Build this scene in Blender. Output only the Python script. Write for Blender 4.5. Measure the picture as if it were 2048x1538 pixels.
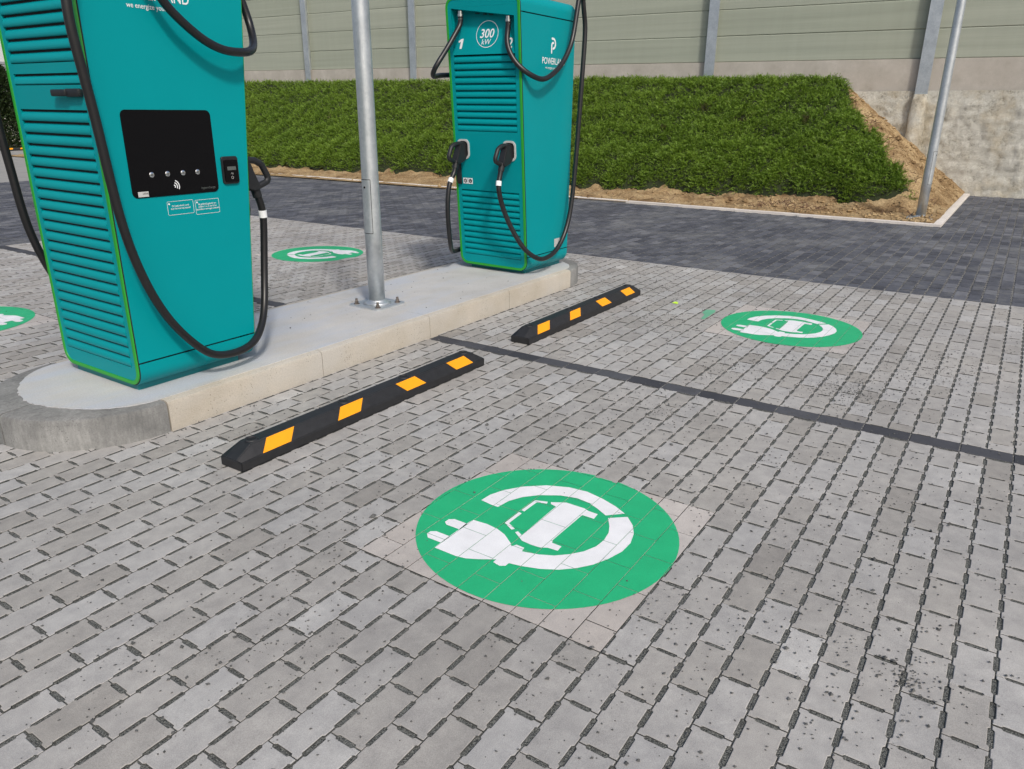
import bpy, bmesh, math, random
import numpy as np
from mathutils import Vector, Matrix
random.seed(7); rng = np.random.default_rng(11)
for o in list(bpy.data.objects): bpy.data.objects.remove(o)
sc = bpy.context.scene; COL = sc.collection
# ------------------------------------------------------------------ camera, sky, sun, exposure
CAMP = np.array([-1.8869, -3.2871, 1.4988]); YAW, PITCH, ROLL, FPX = 0.5878, 0.35, 0.0065, 1488.1
F = np.array([math.cos(PITCH)*math.cos(YAW), math.cos(PITCH)*math.sin(YAW), -math.sin(PITCH)])
R0 = np.array([math.sin(YAW), -math.cos(YAW), 0.0]); U0 = np.cross(R0, F)
RR = R0*math.cos(ROLL)+U0*math.sin(ROLL); UU = -R0*math.sin(ROLL)+U0*math.cos(ROLL)
cd = bpy.data.cameras.new('camera'); cam = bpy.data.objects.new('camera', cd); COL.objects.link(cam)
cd.sensor_width = 36.0; cd.lens = 36.0*FPX/2048; cd.clip_start = 0.05; cd.clip_end = 600
mw = Matrix.Identity(4)
for i in range(3):
    mw[i][0], mw[i][1], mw[i][2], mw[i][3] = RR[i], UU[i], -F[i], CAMP[i]
cam.matrix_world = mw; sc.camera = cam
SUN_FROM = Vector((-0.57, -0.79, 0.98)).normalized()
sl = bpy.data.lights.new('sun', 'SUN'); sl.energy = 2.3; sl.angle = math.radians(6); sl.color = (1.0, 0.95, 0.88)
so = bpy.data.objects.new('sun', sl); COL.objects.link(so)
so.rotation_euler = SUN_FROM.to_track_quat('Z', 'Y').to_euler(); so.location = (-8, -8, 12)
W = bpy.data.worlds.new('World'); sc.world = W; W.use_nodes = True
wn = W.node_tree; bg = wn.nodes['Background']; sky = wn.nodes.new('ShaderNodeTexSky'); sky.sky_type = 'NISHITA'
sky.sun_disc = False; sky.sun_elevation = math.asin(SUN_FROM.z); sky.sun_rotation = math.atan2(SUN_FROM.x, SUN_FROM.y)
sky.air_density = 1.0; sky.dust_density = 4.0; sky.ozone_density = 1.0
wn.links.new(sky.outputs[0], bg.inputs[0]); bg.inputs[1].default_value = 0.13
sc.view_settings.view_transform = 'Standard'; sc.view_settings.look = 'None'
sc.view_settings.exposure = 0.0; sc.view_settings.gamma = 1.0; sc.view_settings.use_curve_mapping = False

# ------------------------------------------------------------------ material helpers
def new_mat(name):
    m = bpy.data.materials.new(name); m.use_nodes = True; nt = m.node_tree
    return m, nt, nt.nodes['Principled BSDF']
def N(nt, typ, **kw):
    n = nt.nodes.new(typ)
    for k, v in kw.items():
        if k.startswith('i_'): n.inputs[k[2:].replace('_', ' ')].default_value = v
        else: setattr(n, k, v)
    return n
def L(nt, a, b): nt.links.new(a, b)
def wpos(nt, obj=False):
    return N(nt, 'ShaderNodeTexCoord').outputs['Object'] if obj else N(nt, 'ShaderNodeNewGeometry').outputs['Position']
def noise(nt, co, scale, detail=3, rough=.6):
    n = N(nt, 'ShaderNodeTexNoise'); n.inputs['Scale'].default_value = scale; n.inputs['Detail'].default_value = detail
    n.inputs['Roughness'].default_value = rough; L(nt, co, n.inputs['Vector']); return n
def ramp(nt, fac, stops):
    r = N(nt, 'ShaderNodeValToRGB'); e = r.color_ramp.elements
    while len(e) < len(stops): e.new(.5)
    for q, (p, c) in zip(e, stops):
        q.position = p; q.color = (*c, 1) if len(c) == 3 else c
    L(nt, fac, r.inputs[0]); return r
def mix(nt, fac, a, b, mode='MIX'):
    m = N(nt, 'ShaderNodeMix', data_type='RGBA', blend_type=mode)
    for s, v in ((0, fac), (6, a), (7, b)):
        if isinstance(v, (int, float)): m.inputs[s].default_value = v
        elif isinstance(v, tuple): m.inputs[s].default_value = (*v, 1) if len(v) == 3 else v
        else: L(nt, v, m.inputs[s])
    return m.outputs[2]
def bump(nt, bs, h, strength, dist):
    b = N(nt, 'ShaderNodeBump'); b.inputs['Strength'].default_value = strength; b.inputs['Distance'].default_value = dist
    L(nt, h, b.inputs['Height']); L(nt, b.outputs[0], bs.inputs['Normal']); return b
def simple(name, col, rough=.5, metal=0., var=.0, vscale=8, spec=.5, bmp=0, bscale=200, obj=True, coat=0):
    m, nt, bs = new_mat(name); bs.inputs['Roughness'].default_value = rough; bs.inputs['Metallic'].default_value = metal
    bs.inputs['Specular IOR Level'].default_value = spec; bs.inputs['Coat Weight'].default_value = coat
    bs.inputs['Base Color'].default_value = (*col, 1)
    co = wpos(nt, obj)
    if var:
        n = noise(nt, co, vscale, 4)
        r = ramp(nt, n.outputs[0], [(.3, tuple(c*(1-var) for c in col)), (.7, tuple(min(1, c*(1+var)) for c in col))])
        L(nt, r.outputs[0], bs.inputs['Base Color'])
    if bmp: bump(nt, bs, noise(nt, co, bscale, 2).outputs[0], bmp, .002)
    return m
def rand01(nt):
    oi = N(nt, 'ShaderNodeObjectInfo').outputs['Random']; gi = N(nt, 'ShaderNodeNewGeometry').outputs['Random Per Island']
    a = N(nt, 'ShaderNodeMath', operation='ADD'); L(nt, oi, a.inputs[0]); L(nt, gi, a.inputs[1])
    f = N(nt, 'ShaderNodeMath', operation='FRACT'); L(nt, a.outputs[0], f.inputs[0]); return f.outputs[0]
def paver_mat(name, stops, blotch, pits, dusty=None, rough=.85, flank=(.075, .077, .073)):
    m, nt, bs = new_mat(name); bs.inputs['Roughness'].default_value = rough; bs.inputs['Specular IOR Level'].default_value = .3
    co = wpos(nt); r = ramp(nt, rand01(nt), stops); r.color_ramp.interpolation = 'LINEAR'; c = r.outputs[0]
    big = noise(nt, co, 1.1, 3); c = mix(nt, .5, c, ramp(nt, big.outputs[0], [(.32, (.74, .74, .75)), (.68, (1.2, 1.19, 1.17))]).outputs[0], 'MULTIPLY')
    mid = noise(nt, co, 14, 4, .65); c = mix(nt, blotch, c, ramp(nt, mid.outputs[0], [(.3, (.6, .6, .62)), (.7, (1.35, 1.35, 1.33))]).outputs[0], 'MULTIPLY')
    fine = noise(nt, co, 420, 2, .7); c = mix(nt, .55, c, ramp(nt, fine.outputs[0], [(.3, (.62, .62, .62)), (.7, (1.35, 1.35, 1.34))]).outputs[0], 'MULTIPLY')
    v = N(nt, 'ShaderNodeTexVoronoi'); v.inputs['Scale'].default_value = 95; L(nt, co, v.inputs['Vector'])
    pm = noise(nt, co, 5, 2); g = N(nt, 'ShaderNodeMath', operation='MULTIPLY'); L(nt, ramp(nt, v.outputs['Distance'], [(.1, (1, 1, 1)), (.2, (0, 0, 0))]).outputs[0], g.inputs[0])
    L(nt, ramp(nt, pm.outputs[0], [(.5, (0, 0, 0)), (.68, (pits, pits, pits))]).outputs[0], g.inputs[1])
    c = mix(nt, g.outputs[0], c, tuple(.45*x for x in stops[1][1]))
    if dusty:
        dn = noise(nt, co, 1.1, 8, .82); c = mix(nt, ramp(nt, dn.outputs[0], [(.48, (0, 0, 0)), (.66, (.8, .8, .8))]).outputs[0], c, dusty)
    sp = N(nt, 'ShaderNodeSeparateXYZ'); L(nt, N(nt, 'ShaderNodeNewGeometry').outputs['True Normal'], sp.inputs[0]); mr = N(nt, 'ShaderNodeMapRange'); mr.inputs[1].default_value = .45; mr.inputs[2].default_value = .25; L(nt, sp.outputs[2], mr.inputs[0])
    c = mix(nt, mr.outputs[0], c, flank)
    L(nt, c, bs.inputs['Base Color'])
    bump(nt, bs, fine.outputs[0], .35, .0015); return m
M = {}
M['grey'] = paver_mat('grey_concrete_paver', [(0, (.285, .274, .257)), (.1, (.325, .315, .298)), (.4, (.35, .341, .327)), (.7, (.366, .360, .350)), (.92, (.376, .374, .370)), (1, (.42, .418, .41))], .36, .6)
M['pale'] = paver_mat('pale_pink_paver', [(0, (.43, .400, .374)), (.5, (.455, .426, .402)), (1, (.485, .458, .436))], .25, .1)
M['dark'] = paver_mat('anthracite_paver', [(0, (.060, .065, .081)), (.3, (.074, .080, .099)), (.6, (.088, .095, .116)), (.88, (.112, .120, .143)), (1, (.16, .168, .19))], .6, .3, (.18, .185, .185), flank=(.03, .032, .036))
M['dark_line'] = paver_mat('anthracite_line_paver', [(0, (.042, .045, .054)), (.5, (.055, .058, .069)), (1, (.08, .084, .096))], .25, .1)
def gravel(name, a, b, scale, bs_=1.0):
    m, nt, bs = new_mat(name); co = wpos(nt); bs.inputs['Roughness'].default_value = .9
    v = N(nt, 'ShaderNodeTexVoronoi'); v.inputs['Scale'].default_value = scale; L(nt, co, v.inputs['Vector'])
    s = N(nt, 'ShaderNodeSeparateColor'); L(nt, v.outputs['Color'], s.inputs[0])
    c = mix(nt, s.outputs[0], a, b); c = mix(nt, .6, c, ramp(nt, v.outputs['Distance'], [(.15, (1.2, 1.2, 1.2)), (.6, (.35, .35, .35))]).outputs[0], 'MULTIPLY')
    L(nt, c, bs.inputs['Base Color']); i = N(nt, 'ShaderNodeMath', operation='SUBTRACT'); i.inputs[0].default_value = 1; L(nt, v.outputs['Distance'], i.inputs[1])
    bump(nt, bs, i.outputs[0], bs_, .004); return m
M['bed'] = gravel('basalt_joint_grit', (.055, .060, .056), (.27, .28, .262), 300)
M['bed_dark'] = gravel('sandy_joint_grit', (.045, .047, .048), (.36, .355, .33), 140)
M['chip'] = simple('basalt_chip', (.09, .092, .09), .8, var=.4, vscale=40, obj=False)
M['asphalt'] = simple('light_asphalt', (.27, .27, .26), .9, var=.12, vscale=3, bmp=.4, bscale=150, obj=False)
M['earth'] = simple('outer_ground', (.2, .19, .17), .95, var=.2, vscale=1.5, obj=False)
def paint_mat(name, col, rough):
    m, nt, bs = new_mat(name); co = wpos(nt); bs.inputs['Roughness'].default_value = rough
    n = noise(nt, co, 9, 4); c = mix(nt, .5, col, ramp(nt, n.outputs[0], [(.3, (.86, .86, .86)), (.7, (1.1, 1.1, 1.1))]).outputs[0], 'MULTIPLY')
    f = noise(nt, co, 380, 2); c = mix(nt, .35, c, ramp(nt, f.outputs[0], [(.3, (.7, .7, .7)), (.6, (1.1, 1.1, 1.1))]).outputs[0], 'MULTIPLY')
    L(nt, c, bs.inputs['Base Color']); bump(nt, bs, f.outputs[0], .4, .0015); return m
M['pgreen'] = paint_mat('green_road_paint', (.016, .43, .18), .55)
M['pwhite'] = paint_mat('white_road_paint', (.80, .81, .83), .6)
M['pfaint'] = paint_mat('faded_green_overspray', (.13, .40, .25), .8)
M['pyellow'] = paint_mat('yellow_spray_mark', (.62, .95, .05), .6)
M['teal'] = simple('teal_powder_coat', (.0003, .28, .306), .40, var=.03, vscale=2, spec=.14, bmp=.06, bscale=500)
M['teal_base'] = simple('teal_base_steel', (.002, .17, .19), .5, var=.05)
M['trim'] = simple('bright_green_trim', (.02, .33, .028), .42)
M['black'] = simple('black_rubber', (.012, .012, .013), .38, var=.15, vscale=30)
M['blackmat'] = simple('black_plastic', (.014, .015, .017), .5, var=.1, vscale=20, bmp=.15, bscale=400)
M['gap'] = simple('dark_gap', (.006, .007, .008), .8)
M['glass'] = simple('black_screen_glass', (.004, .004, .005), .04, spec=.22)
M['chrome'] = simple('polished_steel', (.72, .72, .73), .18, 1)
M['steel'] = simple('nickel_gland', (.6, .6, .6), .25, 1)
M['ringgrey'] = simple('pale_grey_bezel', (.55, .55, .54), .5)
M['decal'] = simple('white_decal', (.82, .84, .85), .5)
M['decal_black'] = simple('black_print', (.012, .012, .012), .6)
M['lcd'] = simple('grey_display', (.10, .115, .11), .3)
M['bolt'] = simple('weathered_bolt', (.22, .19, .17), .5, .8, var=.3, vscale=60)
def galv():
    m, nt, bs = new_mat('galvanised_steel'); co = wpos(nt, True); bs.inputs['Metallic'].default_value = .75
    v = N(nt, 'ShaderNodeTexVoronoi'); v.inputs['Scale'].default_value = 45; L(nt, co, v.inputs['Vector'])
    s = N(nt, 'ShaderNodeSeparateColor'); L(nt, v.outputs['Color'], s.inputs[0])
    n = noise(nt, co, 3.5, 5, .7)
    c = mix(nt, .08, ramp(nt, n.outputs[0], [(.25, (.46, .495, .52)), (.75, (.66, .70, .72))]).outputs[0], s.outputs[0], 'OVERLAY')
    L(nt, c, bs.inputs['Base Color']); L(nt, ramp(nt, n.outputs[0], [(.2, (.36,)*3), (.8, (.52,)*3)]).outputs[0], bs.inputs['Roughness']); return m
M['galv'] = galv()
def concrete(name, a, b, streak=False, pit=.5, blue=None):
    m, nt, bs = new_mat(name); co = wpos(nt); bs.inputs['Roughness'].default_value = .85; bs.inputs['Specular IOR Level'].default_value = .35
    n = noise(nt, co, 2.3, 6, .65); c = ramp(nt, n.outputs[0], [(.3, a), (.7, b)]).outputs[0]
    if blue:
        mp = N(nt, 'ShaderNodeMapping'); mp.inputs['Scale'].default_value = (.6, 2.2, 1); L(nt, co, mp.inputs[0])
        q = noise(nt, mp.outputs[0], 2.6, 6, .6); c = mix(nt, ramp(nt, q.outputs[0], [(.42, (0, 0, 0)), (.66, (.85,)*3)]).outputs[0], c, blue)
    if streak:
        mp = N(nt, 'ShaderNodeMapping'); mp.inputs['Scale'].default_value = (14, 14, 2.5); L(nt, co, mp.inputs[0])
        q = noise(nt, mp.outputs[0], 3, 6, .75); c = mix(nt, .5, c, ramp(nt, q.outputs[0], [(.3, (.5, .5, .5)), (.7, (1.45, 1.45, 1.42))]).outputs[0], 'MULTIPLY')
    f = noise(nt, co, 130, 3, .7); c = mix(nt, .5, c, ramp(nt, f.outputs[0], [(.3, (.72,)*3), (.7, (1.22,)*3)]).outputs[0], 'MULTIPLY')
    v = N(nt, 'ShaderNodeTexVoronoi'); v.inputs['Scale'].default_value = 75; L(nt, co, v.inputs['Vector'])
    pm = noise(nt, co, 7, 2)
    g = N(nt, 'ShaderNodeMath', operation='MULTIPLY'); L(nt, ramp(nt, v.outputs['Distance'], [(.12, (1,)*3), (.26, (0,)*3)]).outputs[0], g.inputs[0]); L(nt, ramp(nt, pm.outputs[0], [(.45, (0,)*3), (.65, (pit,)*3)]).outputs[0], g.inputs[1])
    c = mix(nt, g.outputs[0], c, tuple(x*.45 for x in a))
    L(nt, c, bs.inputs['Base Color']); bump(nt, bs, f.outputs[0], .4, .003); return m
M['kerb'] = concrete('beige_kerb_concrete', (.385, .345, .28), (.53, .485, .41), False, 1.0, (.47, .45, .41))
M['kerb_end'] = concrete('grey_kerb_concrete', (.13, .132, .13), (.31, .31, .30), 'fine', .7)
M['slab'] = concrete('trowelled_slab_concrete', (.42, .415, .40), (.54, .535, .52), False, .1, (.44, .475, .53))
M['edging'] = concrete('pale_edging_concrete', (.60, .56, .52), (.72, .68, .63), False, .2)
M['beam'] = concrete('barrier_foot_concrete', (.38, .352, .305), (.54, .51, .46), False, .8, (.45, .42, .375))
def panelmat():
    m, nt, bs = new_mat('pale_green_barrier_panel'); co = wpos(nt); bs.inputs['Roughness'].default_value = .6; bs.inputs['Specular IOR Level'].default_value = .3
    mp = N(nt, 'ShaderNodeMapping'); mp.inputs['Scale'].default_value = (1, .10, 5.5); L(nt, co, mp.inputs[0]); a = noise(nt, mp.outputs[0], 1.6, 5, .6)
    mp2 = N(nt, 'ShaderNodeMapping'); mp2.inputs['Scale'].default_value = (1, 5, .25); L(nt, co, mp2.inputs[0]); b = noise(nt, mp2.outputs[0], 1.2, 6, .7)
    oi = N(nt, 'ShaderNodeObjectInfo').outputs['Random']; c = ramp(nt, oi, [(0, (.335, .365, .297)), (1, (.375, .402, .335))]).outputs[0]
    c = mix(nt, .6, c, ramp(nt, a.outputs[0], [(.3, (.82, .83, .82)), (.7, (1.14, 1.13, 1.13))]).outputs[0], 'MULTIPLY'); c = mix(nt, .22, c, ramp(nt, b.outputs[0], [(.3, (.84, .83, .8)), (.7, (1.1, 1.1, 1.1))]).outputs[0], 'MULTIPLY')
    L(nt, c, bs.inputs['Base Color']); return m
M['panel'] = panelmat()
def roughwall():
    m, nt, bs = new_mat('rough_cast_concrete'); co = wpos(nt); bs.inputs['Roughness'].default_value = .92
    n = noise(nt, co, 1.3, 7, .68); c = ramp(nt, n.outputs[0], [(.26, (.36, .31, .225)), (.40, (.49, .455, .375)), (.52, (.54, .535, .49)), (.75, (.63, .63, .595))]).outputs[0]
    q = noise(nt, co, 7, 9, .82); c = mix(nt, .9, c, ramp(nt, q.outputs[0], [(.36, (.5, .48, .44)), (.46, (.95, .94, .9)), (.66, (1.22, 1.22, 1.2))]).outputs[0], 'MULTIPLY')
    L(nt, c, bs.inputs['Base Color']); bump(nt, bs, q.outputs[0], .8, .05); return m
M['rough'] = roughwall()
def soil():
    m, nt, bs = new_mat('sandy_soil'); co = wpos(nt); bs.inputs['Roughness'].default_value = .97; bs.inputs['Specular IOR Level'].default_value = .1
    n = noise(nt, co, 1.6, 7, .7); c = ramp(nt, n.outputs[0], [(.32, (.15, .092, .048)), (.44, (.31, .215, .115)), (.58, (.45, .335, .19)), (.8, (.55, .43, .265))]).outputs[0]
    q = noise(nt, co, 28, 6, .75); c = mix(nt, .9, c, ramp(nt, q.outputs[0], [(.32, (.42, .39, .36)), (.68, (1.3, 1.3, 1.28))]).outputs[0], 'MULTIPLY')
    L(nt, c, bs.inputs['Base Color']); bump(nt, bs, q.outputs[0], .8, .03); return m
M['soil'] = soil()
def leafmat(name, stops, trans=.25, tip=False):
    m, nt, bs = new_mat(name); co = wpos(nt); bs.inputs['Roughness'].default_value = .5; bs.inputs['Specular IOR Level'].default_value = .35
    c = ramp(nt, rand01(nt), stops).outputs[0]
    n = noise(nt, co, .9, 4); c = mix(nt, .6, c, ramp(nt, n.outputs[0], [(.3, (.6, .68, .6)), (.7, (1.35, 1.25, 1.1))]).outputs[0], 'MULTIPLY')
    dd = noise(nt, co, 1.7, 3, .5)
    at = N(nt, 'ShaderNodeAttribute', attribute_name='tip'); c = mix(nt, at.outputs['Fac'], c, (.32, .52, .07)) if tip else c; c = mix(nt, ramp(nt, dd.outputs[0], [(.685, (0, 0, 0)), (.73, (.8, .8, .8))]).outputs[0], c, (.075, .05, .028)) if tip else c; L(nt, c, bs.inputs['Base Color'])
    t = N(nt, 'ShaderNodeBsdfTranslucent'); L(nt, c, t.inputs[0]); ms = N(nt, 'ShaderNodeMixShader'); ms.inputs[0].default_value = trans
    L(nt, bs.outputs[0], ms.inputs[1]); L(nt, t.outputs[0], ms.inputs[2]); L(nt, ms.outputs[0], nt.nodes['Material Output'].inputs[0]); return m
M['leaf'] = leafmat('hedge_leaf', [(0, (.035, .070, .007)), (.35, (.092, .168, .016)), (.75, (.155, .255, .026)), (1, (.215, .32, .04))], .25, True)
M['leaf_dark'] = leafmat('dark_shrub_leaf', [(0, (.015, .03, .012)), (.6, (.03, .055, .02)), (1, (.06, .09, .03))])
M['under'] = simple('hedge_gap_shade', (.018, .026, .007), .95, var=.3, vscale=9, obj=False)  # near-black green painted as the shade between the hedge shoots
M['twig'] = simple('dry_brown_twig', (.17, .10, .06), .9, var=.3, vscale=30, obj=False)
M['orange'] = simple('orange_reflector', (.93, .36, .004), .42, var=.04, vscale=20)
M['rubber'] = simple('recycled_black_rubber', (.016, .0165, .0185), .55, var=.25, vscale=30, bmp=.5, bscale=200)
M['bwhite'] = simple('white_cladding', (.62, .63, .62), .6, var=.06, vscale=2, obj=False)
M['bgrey'] = simple('grey_louvre', (.30, .31, .33), .6)

# ------------------------------------------------------------------ mesh helpers
def tag(o, label=None, cat=None, group=None, kind=None):
    for k, v in (('label', label), ('category', cat), ('group', group), ('kind', kind)):
        if v: o[k] = v
    return o
def empty(name, loc=(0, 0, 0), rot=(0, 0, 0)):
    o = bpy.data.objects.new(name, None); COL.objects.link(o); o.location = loc; o.rotation_euler = rot; o.empty_display_size = .2; return o
def link(name, me, mat, parent=None, smooth=False):
    o = bpy.data.objects.new(name, me); COL.objects.link(o)
    if mat is not None and not me.materials: me.materials.append(mat)
    if parent: o.parent = parent
    if smooth: me.polygons.foreach_set('use_smooth', [True]*len(me.polygons))
    return o
def obj(name, bm, mat, parent=None, smooth=False, angle=None):
    me = bpy.data.meshes.new(name); bmesh.ops.recalc_face_normals(bm, faces=bm.faces); bm.to_mesh(me); bm.free()
    if angle is not None:
        me.polygons.foreach_set('use_smooth', [True]*len(me.polygons)); me.set_sharp_from_angle(angle=math.radians(angle))
    return link(name, me, mat, parent, smooth)
def np_mesh(name, V, faces):
    """V (n,3); faces: list of (m,k) int arrays"""
    me = bpy.data.meshes.new(name); me.vertices.add(len(V)); me.vertices.foreach_set('co', np.asarray(V, np.float32).ravel())
    idx = np.concatenate([f.ravel() for f in faces]).astype(np.int32); tot = np.concatenate([np.full(len(f), f.shape[1], np.int32) for f in faces])
    st = np.concatenate([[0], np.cumsum(tot)[:-1]]).astype(np.int32)
    me.loops.add(len(idx)); me.loops.foreach_set('vertex_index', idx)
    me.polygons.add(len(tot)); me.polygons.foreach_set('loop_start', st); me.polygons.foreach_set('loop_total', tot)
    me.polygons.foreach_set('use_smooth', np.zeros(len(tot), bool)); me.update(calc_edges=True); me.validate(); return me
def poly_prism(bm, pts, a, b, ax):
    """prism of 2D polygon pts between offsets a,b along axis ax; remaining axes in cyclic order of (x,y,z)"""
    def P(q, t):
        if ax == 0: return (t, q[0], q[1])
        if ax == 1: return (q[0], t, q[1])
        return (q[0], q[1], t)
    A = [bm.verts.new(P(q, a)) for q in pts]; B = [bm.verts.new(P(q, b)) for q in pts]; n = len(pts)
    bm.faces.new(A); bm.faces.new(B[::-1])
    for i in range(n): bm.faces.new((A[i], A[(i+1) % n], B[(i+1) % n], B[i]))
def box(bm, x0, x1, y0, y1, z0, z1, bev=0):
    r = bmesh.ops.create_cube(bm, size=1); vs = r['verts']
    for v in vs: v.co = Vector(((x0+x1)/2+v.co.x*(x1-x0), (y0+y1)/2+v.co.y*(y1-y0), (z0+z1)/2+v.co.z*(z1-z0)))
    if bev:
        es = list({e for v in vs for e in v.link_edges}); bmesh.ops.bevel(bm, geom=es, offset=bev, segments=2, affect='EDGES', profile=.5)
def rrect(w0, w1, h0, h1, r, seg=6):
    out = []
    for cx, cy, a0 in ((w1-r, h1-r, 0), (w0+r, h1-r, 90), (w0+r, h0+r, 180), (w1-r, h0+r, 270)):
        for k in range(seg+1):
            a = math.radians(a0+90*k/seg); out.append((cx+r*math.cos(a), cy+r*math.sin(a)))
    return out
def spline(pts, n=10):
    P = [Vector(p) for p in pts]; P = [2*P[0]-P[1]]+P+[2*P[-1]-P[-2]]; out = []
    for i in range(1, len(P)-2):
        for k in range(n):
            t = k/n; a, b, c, d = P[i-1], P[i], P[i+1], P[i+2]
            out.append(.5*((2*b)+(c-a)*t+(2*a-5*b+4*c-d)*t*t+(3*b-3*c+d-a)*t**3))
    out.append(P[-2]); return out
def tube(bm, path, rad, seg=12, caps=True):
    path = [Vector(p) for p in path]; n = len(path); rads = rad if hasattr(rad, '__len__') else [rad]*n
    up = Vector((0, 0, 1)) if abs((path[1]-path[0]).normalized().z) < .9 else Vector((1, 0, 0)); rings = []
    for i in range(n):
        t = (path[min(i+1, n-1)]-path[max(i-1, 0)]).normalized(); s = (up-t*up.dot(t)).normalized(); up = s; w = t.cross(s)
        rings.append([bm.verts.new(path[i]+(s*math.cos(2*math.pi*k/seg)+w*math.sin(2*math.pi*k/seg))*rads[i]) for k in range(seg)])
    for i in range(n-1):
        for k in range(seg): bm.faces.new((rings[i][k], rings[i][(k+1) % seg], rings[i+1][(k+1) % seg], rings[i+1][k]))
    if caps: bm.faces.new(rings[0][::-1]); bm.faces.new(rings[-1])
def revolve(bm, prof, seg=24, c=(0, 0)):
    rings = [[bm.verts.new((c[0]+r*math.cos(2*math.pi*k/seg), c[1]+r*math.sin(2*math.pi*k/seg), z)) for k in range(seg)] for r, z in prof]
    for i in range(len(prof)-1):
        for k in range(seg): bm.faces.new((rings[i][k], rings[i][(k+1) % seg], rings[i+1][(k+1) % seg], rings[i+1][k]))
    bm.faces.new(rings[0][::-1]); bm.faces.new(rings[-1])
def text_mesh(body, size, bold=0., shear=0., align='LEFT', squeeze=1.):
    cu = bpy.data.curves.new('lettering', 'FONT'); cu.body = body; cu.size = size; cu.offset = bold*size; cu.shear = shear; cu.align_x = align; cu.fill_mode = 'FRONT'
    cu.resolution_u = 4; o = bpy.data.objects.new('lettering_source', cu); COL.objects.link(o); dg = bpy.context.evaluated_depsgraph_get(); dg.update()
    me = bpy.data.meshes.new_from_object(o.evaluated_get(dg)); bpy.data.objects.remove(o); bpy.data.curves.remove(cu)
    if squeeze != 1:
        for v in me.vertices: v.co.x *= squeeze
    me.materials.clear(); return me
def stroke2d(bm, path, w, z=0.):
    """flat ribbon with round ends along 2D path"""
    P = [Vector((*q, 0)) for q in path]; n = len(P); Lf, Rt = [], []
    for i in range(n):
        t = (P[min(i+1, n-1)]-P[max(i-1, 0)]).normalized(); s = Vector((-t.y, t.x, 0))*w/2; Lf.append(P[i]+s); Rt.append(P[i]-s)
    def cap(c, t):
        a0 = math.atan2(t.y, t.x)-math.pi/2; return [c+Vector((math.cos(a0+math.pi*k/6), math.sin(a0+math.pi*k/6), 0))*w/2 for k in range(1, 6)]
    L_, R_ = [bm.verts.new((v.x, v.y, z)) for v in Lf], [bm.verts.new((v.x, v.y, z)) for v in Rt]
    for i in range(n-1): bm.faces.new((R_[i], R_[i+1], L_[i+1], L_[i]))
    e = [bm.verts.new((v.x, v.y, z)) for v in cap(P[-1], (P[-1]-P[-2]).normalized())]; bm.faces.new([R_[-1]]+e+[L_[-1]])
    e = [bm.verts.new((v.x, v.y, z)) for v in cap(P[0], (P[0]-P[1]).normalized())]; bm.faces.new([L_[0]]+e+[R_[0]])
def proj(P):
    d = np.asarray(P, float)-CAMP; z = d@F; z_ = np.where(z > .05, z, .05); return 1024+FPX*(d@RR)/z_, 769-FPX*(d@UU)/z_, z

# ------------------------------------------------------------------ ground sheets
HS = .159                        # island top
GX0, GX1, LX0, LX1, DX = -6.0, 5.53, 1.975, 2.085, 5.53
GY1 = 6.55; WX = 16.0
def sheet(name, rects, z, mat, kind='structure'):
    bm = bmesh.new()
    for x0, x1, y0, y1 in rects: bm.faces.new([bm.verts.new(q) for q in ((x0, y0, z), (x1, y0, z), (x1, y1, z), (x0, y1, z))])
    o = obj(name, bm, mat); return tag(o, kind=kind)
sheet('ground', [(-150, 200, -150, 200)], -.08, M['earth'])
bays = sheet('parking_bay_paving', [(GX0, GX1, -9, GY1)], -.0050, M['bed'])
lane = sheet('lane_paving', [(GX1, WX-.02, -9, GY1), (GX0, WX-.02, GY1, 15.4)], -.0035, M['bed_dark'])
sheet('side_road', [(-40, 45, 15.4, 30.2)], -.004, M['asphalt'])

# ------------------------------------------------------------------ pavers
PX, PY, OX, OY = .22, .1088, -.021, -3.490
SYMS = [(.268, -2.015, 0), (3.755, -2.028, 0), (3.85, 3.168, math.pi), (.28, 3.14, math.pi)]
ZONES = []
for sx, sy, _ in SYMS:
    zx = OX+round((sx-.495-OX)/.11)*.11; zy = OY+round((sy-.49-OY)/PY)*PY; ZONES.append((zx, zx+.99, zy, zy+9*PY))
def outline(x0, x1, y0, y1, g=.0021, nd=.0058, tight=False):
    x0 += g; x1 -= g; y0 += g; y1 -= g; w = x1-x0; h = y1-y0
    if tight or w < .095 or h < .06: return [(x0, y0), (x1, y0), (x1, y1), (x0, y1)]
    nx = 2 if w > .17 else 1; ny = 2 if h > .17 else 1; P = []
    def side(n, L_, f):
        out = []
        for k in range(n):
            a = L_*(k+.5)/n-.033; b = a+.066; out += [f(a-.005, 0), f(a, nd), f(b, nd), f(b+.005, 0)]
        return out
    def short(L_, f): return side(ny, L_, f) if ny == 2 else [f(.020, 0), f(.025, nd), f(L_-.025, nd), f(L_-.020, 0)]
    def long(L_, f): return side(nx, L_, f) if (nx == 2 or L_ < .08 or L_ > .12) else short(L_, f)
    P += [(x0, y0)]+long(w, lambda s, d: (x0+s, y0+d)); P += [(x1, y0)]+short(h, lambda s, d: (x1-d, y0+s))
    P += [(x1, y1)]+long(w, lambda s, d: (x1-s, y1-d)); P += [(x0, y1)]+short(h, lambda s, d: (x0+d, y1-s)); return P
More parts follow.
